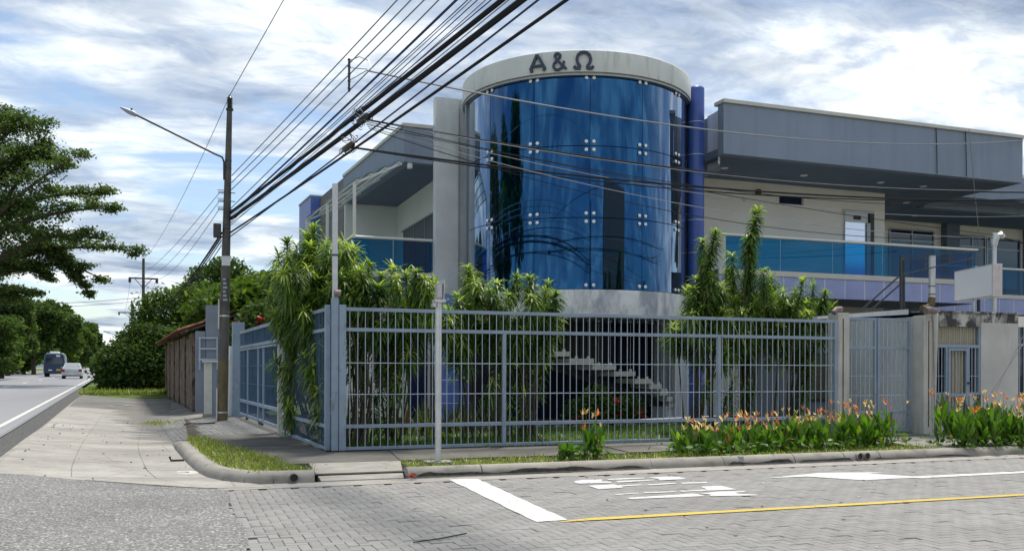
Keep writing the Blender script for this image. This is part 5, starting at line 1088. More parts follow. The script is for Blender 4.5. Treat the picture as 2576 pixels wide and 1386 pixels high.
# ================================================================ things along the far side of the gate
mc = thing('meter_cabinet', 'mottled white concrete meter cabinet with thin roof beside the pole', 'cabinet', (0.98, 28.3, 0.12))
MB().box(0.84, 1.06, 28.2, 28.5, 0.15, 1.72).build('body', 'post_cream', mc, bevel=0.008); MB().box(1.065, 1.18, 28.22, 28.5, 0.15, 1.70).build('door', 'fascia_grey', mc); MB().box(0.78, 1.22, 28.1, 28.55, 1.723, 1.76).build('roof', 'joint_white', mc); MB().box(0.80, 1.15, 28.12, 28.5, 0.05, 0.2).build('plinth', 'concrete_kerb', mc)
gl = thing('grey_gate_pillar', 'tall flat grey pillar with blue meter frame behind the utility pole', 'pillar', (1.2, 31.5, 0.12))
MB().box(0.98, 1.42, 31.4, 31.8, 0.1, 3.6).build('shaft', 'pillar_slate', gl, bevel=0.01); MB().box(0.66, 0.97, 31.45, 31.75, 0.1, 2.75).build('lower_shaft', 'pillar_slate', gl, bevel=0.01)
for z in (1.8, 2.15, 2.5): MB().box(0.75, 1.35, 31.32, 31.38, z, z + 0.06).build('frame_bar', 'paint_bar', gl)
for x in (0.76, 1.3): MB().box(x, x + 0.05, 31.33, 31.37, 1.5, 2.5).build('frame_upright', 'paint_bar', gl)
bw = thing('boundary_wall', 'plain grey boundary wall between the end post and grey pillar', 'wall', (1.6, 30, 0.1)); MB().prism([(1.55, 28.2), (1.75, 28.2), (1.75, 31.4), (1.5, 31.4)], 0.1, 2.2).build('wall', 'concrete_grey', bw)
shk = thing('wooden_shed', 'low brown plank shed with orange roof tiles beyond the pole', 'shed', (0.6, 40, 0.15))
s0 = (0.66, 32.2); n_ = 26
for i in range(n_):
    a = LD(s0, i * 0.7); b = LD(s0, i * 0.7 + 0.68); w_ = 0.05 + 0.05 * (i % 5 == 0)
    MB().prism([(a[0] - w_, a[1]), (a[0] + 0.1, a[1]), (b[0] + 0.1, b[1]), (b[0] - w_, b[1])], 0.15, 2.72).build('plank', 'wood_wall', shk)
a = LD(s0, 0, 0.12); b = LD(s0, 18.2, 0.12); MB().prism([a, (a[0] + 2.5, a[1]), (b[0] + 2.5, b[1]), b], 0.1, 2.7).build('core', 'wood_wall', shk)
tl = MB().lathe((0, 0), [], 3) if False else None
tm = MB(); vs = []
for k in range(7):
    a_ = math.pi * k / 6; vs += [(-0.1 * math.cos(a_), 0, 0.06 * math.sin(a_)), (-0.085 * math.cos(a_), 1.0, 0.05 * math.sin(a_))]
tm.add(vs, [(2 * k, 2 * k + 2, 2 * k + 3, 2 * k + 1) for k in range(6)]); to = tm.build('roof_tile', 'terracotta', smooth=True); tme = to.data; bpy.data.objects.remove(to)
for i in range(90):
    a = LD(s0, i * 0.205 - 0.1, -0.55); put('roof_tile', tme, shk, (a[0], a[1], 2.78), (R(20), 0, R(-90 + 3.1)))
    a = LD(s0, i * 0.205 - 0.1, 0.30); put('roof_tile', tme, shk, (a[0], a[1], 3.12), (R(20), 0, R(-90 + 3.1)))
for i in range(0, 26, 4):
    a = LD(s0, i * 0.7, -0.45); b = LD(s0, i * 0.7, 1.3); MB().beam((a[0], a[1], 2.72), (b[0], b[1], 3.36), 0.08, 0.08).build('rafter', 'wood_wall', shk)
PL_A = [(2.61, 18.5, 4.36), (2.51, 18.8, 4.24), (2.19, 19.3, 4.14), (2.04, 19.5, 3.9), (3.18, 17.6, 3.84), (2.99, 17.4, 3.69), (3.02, 18, 4.0), (2.37, 18.3, 3.61), (2.18, 18, 3.26), (1.94, 18.6, 3.15), (1.8, 19.5, 3.47), (2.57, 17.6, 3.24), (2.34, 17.5, 2.92), (2.05, 18.2, 2.74), (1.91, 19, 2.87), (2.63, 17, 2.9), (2.33, 16.9, 2.52), (2.43, 16.6, 2.0), (2.31, 16.5, 1.57), (2.4, 16.4, 1.15), (2.38, 16.3, 0.73), (2.08, 18.5, 2.13), (2.08, 18.8, 1.58), (2.06, 18.8, 1.1), (2.11, 18.6, 0.79), (1.93, 19.2, 1.7), (2.23, 17.5, 2.4), (2.22, 16.9, 1.79), (2.27, 18.8, 3.82), (2.68, 17.8, 3.57)]
PL_B = [(3.14, 16.41, 3.3), (3.41, 16.81, 3.46), (3.58, 16.58, 3.26), (3.87, 16.89, 3.43), (4.11, 16.91, 3.31), (4.12, 16.19, 3.3), (4.28, 16.12, 3.17), (3.11, 17.19, 3.22), (2.76, 16.44, 3.21), (3.47, 16.4, 3.02), (4.07, 17.39, 3.05), (4.21, 16.71, 2.92), (3.26, 17.19, 2.93), (3.39, 16.72, 2.68), (3.81, 16.93, 2.63), (3.96, 16.3, 2.52), (4.34, 16.93, 2.79), (3.11, 17.23, 2.63), (3.18, 16.78, 2.24), (3.61, 17.06, 2.11), (3.97, 16.97, 1.96), (4.0, 16.18, 1.87), (3.16, 17.09, 1.88), (3.34, 16.87, 1.58), (3.63, 16.49, 1.51), (3.81, 16.14, 1.36), (3.26, 17.23, 1.2), (3.46, 16.71, 0.99), (3.83, 17.03, 0.9), (3.19, 17.24, 0.75)]
PL_C = [(5.47, 17.37, 3.55), (5.7, 17.68, 3.45), (5.93, 16.89, 3.22), (6.58, 17.5, 3.42), (6.63, 16.97, 3.34), (7.36, 17.7, 3.35), (6.02, 17.62, 3.09), (6.02, 16.45, 2.96), (6.53, 16.5, 2.94), (7.09, 16.63, 3.01), (5.38, 17.75, 3.04), (5.38, 16.95, 2.75), (5.97, 17.24, 2.62), (6.3, 16.75, 2.6), (6.84, 17.06, 2.55), (7.2, 16.88, 2.55), (4.94, 16.83, 2.5), (5.29, 17.18, 2.21), (5.78, 17.18, 2.14), (6.46, 17.66, 2.25), (6.77, 17.32, 2.08), (7.27, 17.69, 1.76), (7.31, 17.58, 2.18), (6.25, 17.79, 1.76), (6.51, 17.31, 1.59), (5.73, 16.54, 1.28), (6.52, 17.59, 1.11), (6.85, 17.75, 1.02), (7.08, 17.66, 1.43)]
PL_D = [(12.22, 17.25, 5.1), (12.11, 17.47, 4.48), (10.8, 16.72, 4.44), (11.04, 17.65, 4.41), (11.55, 17.26, 4.07), (10.38, 16.83, 3.46), (10.56, 16.5, 3.52), (11.73, 17.68, 3.77), (12.4, 17.88, 3.73), (11.86, 16.53, 3.66), (12.85, 17.6, 3.63), (10.4, 17.02, 3.06), (10.54, 16.63, 3.11), (11.07, 16.84, 3.23), (11.96, 17.55, 3.23), (12.49, 17.71, 3.17), (10.06, 16.47, 2.68), (10.98, 17.32, 2.75), (10.83, 16.47, 2.78), (11.91, 17.48, 2.78), (11.92, 16.9, 2.74), (12.83, 17.72, 3.27), (11.54, 17.87, 2.43), (11.59, 17.16, 2.4), (12.52, 17.9, 2.45), (10.49, 16.86, 2.29), (10.96, 16.52, 1.94), (11.99, 17.3, 1.79), (11.11, 16.45, 1.36), (11.68, 16.7, 1.27), (11.39, 17.01, 0.92), (10.18, 17.32, 2.38), (10.54, 16.63, 1.27)]
PL_E = [(12.83, 16.45, 3.47), (13.88, 17.44, 3.47), (13.68, 16.78, 3.27), (13.47, 17.55, 3.37), (13.08, 17.48, 3.26), (12.77, 16.85, 2.94), (13.33, 16.95, 3.05), (13.71, 17.02, 2.97), (14.22, 17.17, 3.0), (12.81, 17.11, 2.69), (13.21, 17.07, 2.69), (13.7, 17.14, 2.62), (14.46, 17.53, 2.65), (13.27, 17.01, 2.25), (13.52, 16.92, 2.16), (13.24, 17.26, 1.98), (13.23, 16.69, 1.62), (13.18, 16.76, 1.18)]
# ================================================================ plants
GA = 2.39996
def plume(bag, base, tip, leafy, n, L, Wd, bend=0.12, dr=0.55):
    base = np.array(base, float); tip = np.array(tip, float); ln = np.linalg.norm(tip - base)
    ctrl = (base + tip) / 2 + np.array([rnd(-bend, bend), rnd(-bend, bend), 0.1 * ln]) * np.array([ln, ln, 1])
    f0 = max(0.0, 1 - leafy / ln); f = f0 + (1 - f0) * np.linspace(0, 1, n) ** 0.85
    P = (1 - f)[:, None] ** 2 * base + 2 * (f * (1 - f))[:, None] * ctrl + f[:, None] ** 2 * tip
    T = unit(2 * (1 - f)[:, None] * (ctrl - base) + 2 * f[:, None] * (tip - ctrl))
    a = np.arange(n) * GA + rnd(0, 6); ref = np.array([0.31, 0.95, 0.05]); e1 = unit(np.cross(T, ref)); e2 = np.cross(T, e1)
    rad = np.cos(a)[:, None] * e1 + np.sin(a)[:, None] * e2
    g = (f - f0) / (1 - f0 + 1e-6); lift = 0.12 + 0.85 * g ** 4
    D = rad + T * lift[:, None] + RNG.normal(0, 0.14, (n, 3))
    Ls = L * RNG.uniform(0.75, 1.25, n); Ws = Wd * RNG.uniform(0.75, 1.25, n)
    var = np.clip(0.34 + 0.48 * g ** 3 + RNG.normal(0, 0.17, n) + rnd(-.12, .12), 0, 1)
    bag.add(strap_leaves(P, D, Ls, Ws, dr * (1 - 0.5 * g ** 3) * RNG.uniform(0.6, 1.5, n), var))
    return [tuple((1 - t) ** 2 * base + 2 * t * (1 - t) * ctrl + t * t * tip) for t in np.linspace(0, 1, 5)]
def dracaena(label, tips, bases, long_tips=(), filler=0, box=None):
    cx, cy = bases[0]; t = thing('dracaena_shrub', label, 'shrub', (cx, cy, 0.14), 'dracaena shrubs behind the fence')
    bag = LeafBag(); canes = MB()
    for i, tp_ in enumerate(tips):
        b = min(bases, key=lambda q: (q[0] - tp_[0]) ** 2 + (q[1] - tp_[1]) ** 2 * 0.3 + rnd(0, .4)); hz = tp_[2]
        lowp = (b[0] + rnd(-.15, .15), b[1] + rnd(-.1, .2), 0.12)
        if hz < 1.5: lowp = (b[0] * 0.5 + tp_[0] * 0.5 + rnd(-.1, .1), b[1] * .5 + tp_[1] * .5 + 0.2, 0.12)
        lo = i in long_tips
        low = hz < 1.9; pth = plume(bag, lowp, tp_, 1.35 if lo else rnd(0.45, 0.9), 320 if lo else (95 if low else random.randint(120, 190)), rnd(.25, .31) if lo else rnd(.22, .36), rnd(.030, .042), 0.10, rnd(.45, .8))
        canes.tube(pth, [0.022, 0.02, 0.016, 0.012, 0.006], 5)
    for i in range(filler):
        tp_ = (rnd(box[0], box[1]), rnd(box[2], box[3]), rnd(box[4], box[5])); b = random.choice(bases)
        plume(bag, (b[0] + rnd(-.1, .1), b[1] + 0.2, 0.12), tp_, rnd(0.45, 0.9), random.randint(80, 140), rnd(.22, .34), rnd(.030, .042), 0.10, rnd(.45, .8))
    canes.build('stems', 'cane', t, smooth=True); bag.build('foliage', 'leaf_dracaena', t); return t
dracaena('bushy dracaena at the left corner spilling over the shade-toned side fence', PL_A, [(2.95, 17.0), (2.9, 18.4), (2.75, 19.4)], (0, 1, 2, 4), 70, (1.75, 3.3, 16.6, 20.2, 2.5, 4.0))
dracaena('wide dracaena shrub hanging over the front fence beside the corner pole', PL_B, [(3.2, 16.6), (3.9, 16.9), (4.6, 16.8)], (), 34, (2.9, 4.9, 16.2, 17.6, 2.1, 3.2))
dracaena('dracaena shrub right of the meter pole before the tower', PL_C, [(5.5, 17.3), (6.1, 17.2), (6.7, 17.2)], (0,), 30, (5.1, 7.2, 16.5, 18.0, 2.1, 3.2))
dracaena('tallest dracaena with two long stems right of the tower', PL_D, [(10.6, 17.2), (11.2, 17.3), (11.8, 17.1)], (0, 1, 2, 3), 44, (10.2, 12.3, 16.5, 18.0, 2.2, 3.4))
dracaena('smaller rounded dracaena beside the concrete gate pillar', PL_E, [(12.6, 17.2), (12.9, 17.0)], (), 24, (12.2, 13.3, 16.5, 17.6, 2.2, 3.3))
# low plants in the garden
def blades(label, c_, n, h, m, name, grp, spread=0.25, wd=0.045, cat='plant'):
    t = thing(name, label, cat, (c_[0], c_[1], 0.14), grp); P = np.column_stack([RNG.normal(c_[0], spread, n), RNG.normal(c_[1], spread * .6, n), np.full(n, 0.14)])
    D = np.column_stack([RNG.normal(0, .35, n), RNG.normal(0, .35, n), np.ones(n)]); b = LeafBag()
    b.add(strap_leaves(P, D, h * RNG.uniform(.6, 1.2, n), wd * RNG.uniform(.7, 1.2, n), RNG.uniform(0, .25, n), np.clip(RNG.normal(.45, .28, n), 0, 1), (0.6, 1, .9, .05))); b.build('foliage', m, t)
SN = ' from the left of the striped sword-leaf plants behind the fence'
for i_, (x, y) in enumerate(((4.35, 18.6), (4.8, 18.3), (5.15, 18.8), (5.6, 18.5), (6.0, 19.2), (6.6, 18.9))): blades(ORD[i_] + SN, (x, y), 34, 0.8, 'leaf_snake', 'sword_plant', 'sword-leaf plants in the garden', 0.16)
def leafy(label, blobs, n, size, m, name, cat, org, grp=None, flowers=0, fl_m='flower_red', fsize=0.09, trunk=None, flat=.4):
    t = thing(name, label, cat, org, grp); b = LeafBag(); tot = sum(r[0] * r[1] * r[2] for _, r in blobs)
    for c_, r_ in blobs:
        k = int(n * r_[0] * r_[1] * r_[2] / tot); P = blob_points(k, c_, r_); P += RNG.normal(0, .12, (k, 3)) * np.array(r_); b.add(leaf_quads(P, size, np.clip(RNG.normal(rnd(.25, .65), .17, k), .06, 1), flat))
    b.build('crown', m, t)
    tk = MB()
    for pth, r0, r1 in (trunk or []): tk.tube(pth, [r0 + (r1 - r0) * i / (len(pth) - 1) for i in range(len(pth))], 8)
    if trunk: tk.build('trunk', 'bark', t, smooth=True)
    for i in range(flowers):
        c_, r_ = random.choice(blobs); d = unit(RNG.normal(size=(1, 3)))[0]; d[1] = -abs(d[1]); p = np.array(c_) + d * np.array(r_) * 0.98; f = LeafBag(); f.add(leaf_quads(p + RNG.normal(0, fsize * .45, (14, 3)), fsize * .7, np.full(14, .5), .2, 1.1)); f.build('flower_head', fl_m, t)['kind'] = 'stuff'
    return t
leafy('dark ixora bush with red flower heads under the stairs', [((9.9, 20.6, 0.62), (0.5, 0.5, 0.5)), ((10.8, 20.8, 0.5), (0.5, 0.45, 0.38)), ((9.4, 20.7, .45), (.4, .4, .35))], 1900, 0.075, 'leaf_tree', 'flowering_bush', 'bush', (10.4, 20.7, 0.14), None, 9, 'flower_red', 0.11)
for i in range(22):
    x = 6.0 + i * 0.34 + rnd(-.1, .1); r_ = rnd(.07, .14); o = MB().lathe((0, 0), [(0.001, -r_ * .3), (r_ * .9, -r_ * .1), (r_, r_ * .2), (r_ * .7, r_ * .55), (0.001, r_ * .7)], 10).build('garden_stone', 'stone', None, smooth=True)
    for v in o.data.vertices: v.co *= rnd(.85, 1.15)
    o.location = (x, 19.9 + rnd(-.15, .15), 0.15 + r_ * .1); o.rotation_euler = (0, 0, rnd(0, 6)); o.scale = (1.3, 1, .8); tag(o, 'rounded grey stone in the row edging the lawn', 'stone', 'stones edging the lawn')
pipe = MB().tube([(8.9, 17.6, .42), (10.5, 17.6, .46), (12.0, 17.6, .5)], .02, 8).build('garden_pipe', 'joint_white', None, smooth=True, org=(8.9, 17.6, .14)); tag(pipe, 'thin white pipe lying behind the fence before the tall dracaena', 'pipe')
def bench():
    t = thing('garden_table', 'small grey table standing in the garden between two dracaenas', 'table', (12.25, 18.6, .14))
    B('top', 'metal_grey', t, 11.9, 12.7, 18.3, 18.9, .98, 1.03, bevel=.01)
    for x in (11.95, 12.62):
        for y in (18.34, 18.82): B('leg', 'metal_grey', t, x, x + .05, y, y + .05, .14, .979)
bench()
# ---- grass
def grass(name, label, n, sampler, h, m, wd=0.012, lean=.5):
    P = sampler(n); n = len(P); D = np.column_stack([RNG.normal(0, lean, n), RNG.normal(0, lean, n), np.ones(n)]); b = LeafBag()
    b.add(strap_leaves(P, D, h * RNG.uniform(.4, 1.3, n), wd * RNG.uniform(.6, 1.4, n), RNG.uniform(.1, .6, n), np.clip(RNG.normal(.5, .24, n), 0, 1), (1, .9, .06), (0, .5, 1)))
    o = b.build(name, m, None, (float(P[:, 0].mean()), float(P[:, 1].mean()), .1)); tag(o, label, 'grass', kind='stuff')
def isl(n):
    t = RNG.random(n); x0 = np.interp(t * 7.0 + 12.6, [12.6, 13.0, 13.6, 14.2, 16, 18, 19.6], [1.0, .80, .62, .56, .42, .30, .25]); y = 12.62 + t * 6.7
    wdt = np.interp(y, [12.6, 13.5, 14.5, 16, 18, 19.4], [.85, .95, .95, .75, .5, .3]); x = x0 + RNG.random(n) * wdt; return np.column_stack([x, y, np.full(n, .12)])
grass('island_grass', 'bright grass growing in the corner island behind the kerb', 9000, isl, .13, 'grass', .012, .7)
grass('kerb_grass', 'rough grass between kerb and pavement slabs', 7000, lambda n: np.column_stack([3.2 + 9.8 * RNG.random(n) ** 1.15, 12.68 + .85 * RNG.random(n) ** 1.3, np.full(n, .10)]), .13, 'grass', .011, .7)
grass('lawn', 'green lawn inside the fence', 26000, lambda n: np.column_stack([2.8 + 10.5 * RNG.random(n), 15.6 + 4.2 * RNG.random(n) ** .9, np.full(n, .13)]), .17, 'grass_lawn', .014)
grass('fence_weeds', 'weeds along the foot of the fence', 1200, lambda n: np.column_stack([5 + 8 * RNG.random(n), 15.42 + .08 * RNG.random(n), np.full(n, .12)]), .10, 'grass_lawn', .012, .7)
def shl(n):
    y = 14 + 26 * RNG.random(n) ** 1.2; keep = np.sin(y * 1.9) + np.sin(y * .7 + 1) + RNG.normal(0, .5, n) > .3; y = y[keep]; return np.column_stack([np.array([Xe(v) for v in y]) + .78 + RNG.normal(0, .10, len(y)), y, np.full(len(y), .07)])
grass('shoulder_weeds', 'low weeds along the broken shoulder edge', 3500, shl, .09, 'grass_lawn', .016, .9)
def vrg(n):
    x = -4.6 + 5.1 * RNG.random(n); y = 49.5 + 8 * RNG.random(n) ** 1.2; k = x > np.array([Xe(v) for v in y]) + .5; return np.column_stack([x[k], y[k], np.full(k.sum(), .28)])
struct(sheet('roadside_verge', 'grass_ground', [0.5, 2, 4, 6], [47, 49, 52, 60, 120, 250], lambda X, y: Zr(y) - .06 - max(0, 52 - y) * .06, lambda x, y: Xe(y) + x))
grass('verge_grass', 'bright tall grass at the roadside before the dark bush', 9000, vrg, .35, 'grass', .03)
grass('apron_tuft', 'small grass tuft growing in the damp paving joint', 500, lambda n: np.column_stack([RNG.normal(-.45, .22, n), RNG.normal(26.5, .5, n), np.full(n, .05)]), .10, 'grass', .015, .8)
def mdn(n):
    y = 48 + 75 * RNG.random(n) ** 1.4; return np.column_stack([np.array([Xe(v) for v in y]) - 10.8 - 7.5 * RNG.random(n), y, np.array([Zr(v) for v in y]) + .1])
grass('median_grass', 'bright grass on the highway median', 9000, mdn, .22, 'grass', .05)
# ---- heliconias along the kerb
def fl_mesh(m):
    n = 5; P = np.zeros((n, 3)); P[:, 2] = np.linspace(0, .05, n); a = np.arange(n) * 2.3; D = np.column_stack([np.cos(a) * .8, np.sin(a) * .8, np.full(n, 1.0)])
    V, F, A = strap_leaves(P, D, np.full(n, .095), np.full(n, .026), np.zeros(n), np.full(n, .5), (0.5, 1.0, .6, .04)); o = np_mesh('flower', V, F, m); me = o.data; bpy.data.objects.remove(o); return me
FLM = [fl_mesh('flower_orange'), fl_mesh('flower_pale'), fl_mesh('flower_pale')]
def heliconia(c_, h, n, nf, label, grp, spread=.24):
    t = thing('heliconia', label, 'flowering plant', (c_[0], c_[1], .1), grp); b = LeafBag()
    ns = max(4, n // 5)
    for s_ in range(ns):
        bx_, by_ = rnd(-spread, spread), rnd(-spread * .8, spread * .8); top = h * rnd(.55, .8); k = 6
        P = np.column_stack([np.full(k, c_[0] + bx_), np.full(k, c_[1] + by_), .1 + np.linspace(.15, 1, k) * top * .6]); a = np.arange(k) * 2.6 + rnd(0, 6)
        D = np.column_stack([np.cos(a) * .42 + RNG.normal(0, .1, k), np.sin(a) * .42 + RNG.normal(0, .1, k), np.ones(k)])
        b.add(strap_leaves(P, D, h * RNG.uniform(.36, .62, k), RNG.uniform(.05, .11, k), RNG.uniform(0, .28, k), np.clip(RNG.normal(.42, .2, k), 0, 1), (0.12, .85, 1.0, .6, .03), (0, .3, .55, .82, 1)))
    # undergrowth
    k = 60; b.add(leaf_quads(np.column_stack([RNG.normal(c_[0], spread, k), RNG.normal(c_[1] - .1, spread * .7, k), RNG.uniform(.12, .34, k)]), .07, np.clip(RNG.normal(.35, .2, k), 0, 1)))
    b.build('foliage', 'leaf_heliconia', t); stk_ = MB(); fl = []
    for i in range(nf):
        x, y = c_[0] + rnd(-spread, spread) * 1.1, c_[1] + rnd(-spread, spread); z = .1 + h * rnd(.60, 1.0); stk_.tube([(x + rnd(-.06, .06), y, .2), (x, y, z)], .004, 4); fl.append((x, y, z))
    if fl:
        stk_.build('flower_stalks', 'leaf_stalk', t)['kind'] = 'stuff'
        for p in fl: put('flower', random.choice(FLM), t, p, (rnd(-.4, .4), rnd(-.4, .4), rnd(0, 6)), (rnd(.65, 1.1),) * 3)
mat('leaf_stalk', (0.10, 0.17, 0.04), .6, .1)
for i in range(19):
    f = i / 18; x = 8.0 + 4.45 * f; heliconia((x, 13.25 + .55 * f + (.28 if i % 2 else -.22)), .58 + .2 * f + rnd(-.10, .08), 30, 7 if i % 3 else 6, ORD[i] + ' heliconia from the left in the long orange-flowered bed along the kerb', 'heliconias of the long kerb bed', .3)
for i in range(12): heliconia((13.62 + (i % 6) * .48, 12.72 + (.45 if i >= 6 else 0) + rnd(-.1, .1)), .95 + rnd(-.12, .1), 34, 6, ORD[i % 6] + ' heliconia from the left in the ' + ('back' if i >= 6 else 'front') + ' row of the right kerb bed', 'heliconias of the right kerb bed', .3)
heliconia((6.12, 13.05), .74, 22, 6, 'small lone heliconia clump with few orange flowers at the kerb', None, .16)
heliconia((5.72, 12.95), .42, 12, 0, 'tiny leafy heliconia shoot left of the lone clump', None, .12)
# ---- trees and bushes beyond
def tree(label, x, y, z0, h, blobs, n, size, m='leaf_tree', grp=None, name='tree', tr=.25):
    zg = z0; org = (x, y, zg); br = [([(x, y, zg - .2), (x + rnd(-.2, .2), y, zg + h * .25), (x + rnd(-.3, .3), y, zg + h * .5)], tr, tr * .6)]
    for c_, r_ in blobs: br.append(([(x, y, zg + h * .35), ((x + c_[0]) / 2, (y + c_[1]) / 2, (zg + h * .4 + c_[2]) / 2), (c_[0], c_[1], c_[2])], tr * .5, .04))
    return leafy(label, blobs, n, size, m, name, 'tree', org, grp, trunk=br)
def blobset(x, y, z, rx, rz, k, br):
    out_ = []
    for i in range(k):
        a = rnd(0, 6.28); q_ = rnd(.25, 1) ; out_.append(((x + rx * q_ * math.cos(a), y + rx * q_ * math.sin(a), z + rz * rnd(-1, 1) * (1 - .5 * q_)), (br * rnd(.7, 1.2), br * rnd(.7, 1.2), br * rnd(.45, .75))))
    return out_
def at(u, v, Zd):     # surveyed bearing and elevation (as tangents x 2300) and distance turned into a place in the world
    r = (u - 1288) / 2300; k = (929 + .0026 * (u - 293) - v) / 2300; return ((r * _c + _s) * Zd, (-r * _s + _c) * Zd, 1.5 + k * Zd)
# the big spreading tree across the highway, layered limbs
bt = thing('spreading_tree', 'huge spreading tree with layered dark limbs hanging over the highway', 'tree', (-19.5, 62, .4)); bag = LeafBag(); lim = MB(); 
limbs = [((-60, 640), (60, 420), (120, 330), .9), ((-60, 600), (40, 480), (180, 400), .9), ((-60, 560), (120, 470), (265, 490), .8), ((-80, 620), (100, 520), (280, 525), .7), ((-60, 690), (110, 560), (235, 600), .8), ((-60, 690), (150, 590), (340, 635), .75), ((-60, 720), (120, 620), (250, 700), .6), ((100, 620), (180, 660), (225, 745), .45), ((-60, 700), (60, 650), (130, 700), .6), ((-60, 420), (0, 330), (70, 310), 1.0), ((-60, 520), (30, 400), (110, 380), 1.0), ((-40, 760), (20, 720), (90, 745), .6), ((-60, 600), (0, 500), (60, 520), 1.0), ((40, 560), (150, 620), (190, 690), .45), ((-60, 360), (-20, 300), (20, 300), 1.0), ((-60, 470), (60, 350), (160, 420), .7)]
trunkp = (-19.5, 62, 4.0)
for (a_, b_, c_, wd_) in limbs:
    dz = rnd(-2.5, 2.5); pa, pb, pc = (np.array(at(q_[0], q_[1], 57 + dz)) for q_ in (a_, b_, c_))
    pth = [tuple((1 - t) ** 2 * pa + 2 * t * (1 - t) * pb + t * t * pc) for t in np.linspace(0, 1, 8)]; lim.tube([trunkp] + pth, [.28, .2, .17, .14, .12, .10, .08, .06, .03], 6)
    for i in range(8):
        c0 = np.array(pth[i]); s_ = wd_ * (1.25 - .09 * i)
        for k in range(4):
            cc = c0 + RNG.normal(0, .5, 3) * s_ * np.array([1.15, 1.15, .75]) + np.array([0, 0, .2 * s_]); n = 120; P = cc + RNG.normal(0, .46, (n, 3)) * s_ * np.array([1.2, 1.2, .5]); bag.add(leaf_quads(P, .115, np.clip(RNG.normal(.42, .24, n), .06, 1), .8))
lim.tube([(-19.5, 62, .2), (-19.4, 62, 2), trunkp, (-19.6, 62, 8)], [.7, .55, .5, .3], 10); lim.build('trunk', 'bark', bt, smooth=True); bag.build('crown', 'leaf_canopy', bt)
for c_ in ((-21, 62, 9), (-23, 60, 11), (-24, 64, 8.5), (-20, 66, 11), (-26, 61, 10)):
    b2 = LeafBag(); P = blob_points(1800, c_, (3, 3, 1.5)); b2.add(leaf_quads(P, .28, np.clip(RNG.normal(.42, .24, len(P)), .06, 1))); b2.build('crown', 'leaf_tree', bt)
ROWG = 'trees along the far side of the highway'
def rowtree(u, v, Zd, w_, label, n=4200, m='leaf_tree', size=None, base_v=None):
    x, y, zt = at(u, v, Zd); h = zt - .6; b = [((x + w_ * rnd(-.55, .55), y + w_ * rnd(-.5, .5), .6 + h * f), (w_ * rnd(.22, .5), w_ * rnd(.22, .5), h * rnd(.07, .15))) for f in (.28, .33, .38, .42, .45, .5, .55, .58, .62, .66, .68, .72, .75, .78, .8, .83, .86, .90, .93, .70, .58, .64, .48, .36, .52, .88)]
    tree(label, x, y, .5, h, b, n * 2, size or .0026 * Zd, m, ROWG, tr=.3)
rowtree(20, 740, 105, 4.6, 'dark roadside tree at the left edge behind the small median trees', 6500); rowtree(85, 758, 118, 4.8, 'dark roadside tree above the dark van', 6500); rowtree(135, 772, 132, 4.6, 'roadside tree rising above the silver car', 6500); rowtree(175, 792, 150, 4.2, 'roadside tree right of the silver car', 5200); rowtree(205, 812, 172, 3.8, 'second last roadside tree towards the road end', 4200); rowtree(228, 838, 200, 3.0, 'smallest roadside tree at the road end', 3000)
rowtree(2, 842, 84, 2.3, 'small light green median tree at the left edge', 5200, 'leaf_bright'); rowtree(62, 868, 122, 2.4, 'small light green median tree left of the van', 3600, 'leaf_bright'); rowtree(165, 826, 140, 2.6, 'yellowish green tree behind the two vehicles', 3400, 'leaf_bright')
rowtree(-40, 800, 75, 3.6, 'median tree mostly outside the left edge', 4200); rowtree(232, 868, 240, 5, 'hazy far tree closing the end of the highway', 2600)
# bushes on the right of the highway
x, y, _ = at(345, 900, 50)
leafy('large dark bush at the roadside before the wooden shed', [((x - .2, y, 1.6), (2.0, 1.8, 1.5)), ((x + 1.2, y + .6, 2.3), (1.7, 1.5, 1.5)), ((x - 1.1, y + .4, 1.5), (1.1, 1.1, 1.1)), ((x + .3, y + 1, 3.0), (1.4, 1.3, 1.1)), ((x + 2.1, y + 1.4, 2.7), (1.2, 1.2, 1.2)), ((x - .3, y - .8, .9), (1.7, 1, .8)), ((x + 1.6, y - .4, 1.0), (1.1, 1.2, 1.0))], 26000, .13, 'leaf_tree', 'roadside_bush', 'bush', (x, y, .3))
x, y, _ = at(470, 800, 62)
leafy('tall light green bush rising behind the wooden shed', [((x - 1.2, y, 5.0), (2.2, 1.8, 1.9)), ((x + 1.2, y, 5.6), (2.1, 1.8, 1.8)), ((x, y, 3.2), (2.8, 2, 1.8)), ((x + 3, y, 4.6), (1.9, 1.8, 1.9)), ((x - 2.2, y, 3.6), (1.4, 1.4, 1.3))], 26000, .15, 'leaf_bright', 'roadside_bush', 'bush', (x, y, .3))
x, y, _ = at(550, 700, 95)
tree('dome-shaped tree behind the utility pole', x, y, .5, 13, [((x + dx_, y, z_), (rx_, 2.5, 1.3)) for dx_, z_, rx_ in ((-2.6, 9.2, 1.9), (-1.2, 10.9, 2.0), (.8, 11.9, 2.0), (2.4, 10.6, 1.9), (0, 9.2, 2.6), (3.4, 9.0, 1.5), (-3.4, 8.2, 1.3))], 7000, .24)
x, y, _ = at(690, 720, 60); leafy('dark leafy tree behind the corner dracaena', [((x, y, 6.2), (1.8, 1.5, 1.5)), ((x + 1.5, y, 6.6), (1.5, 1.5, 1.3)), ((x - .8, y, 4.4), (2.2, 1.6, 1.8))], 5000, .2, 'leaf_tree', 'garden_tree', 'tree', (x, y, .3))
leafy('bougainvillea bush with red flowers behind the blue gate', [((3.0, 31.0, 2.9), (1.1, 1.0, .9)), ((3.9, 31.2, 2.3), (1.0, 1.0, 1.2)), ((2.3, 31.3, 2.0), (.8, .8, 1.2)), ((2.9, 31, 1.3), (1.2, .8, 1.1))], 6500, .12, 'leaf_tree', 'flowering_bush', 'bush', (3, 31, .2), None, 16, 'flower_red', .16)
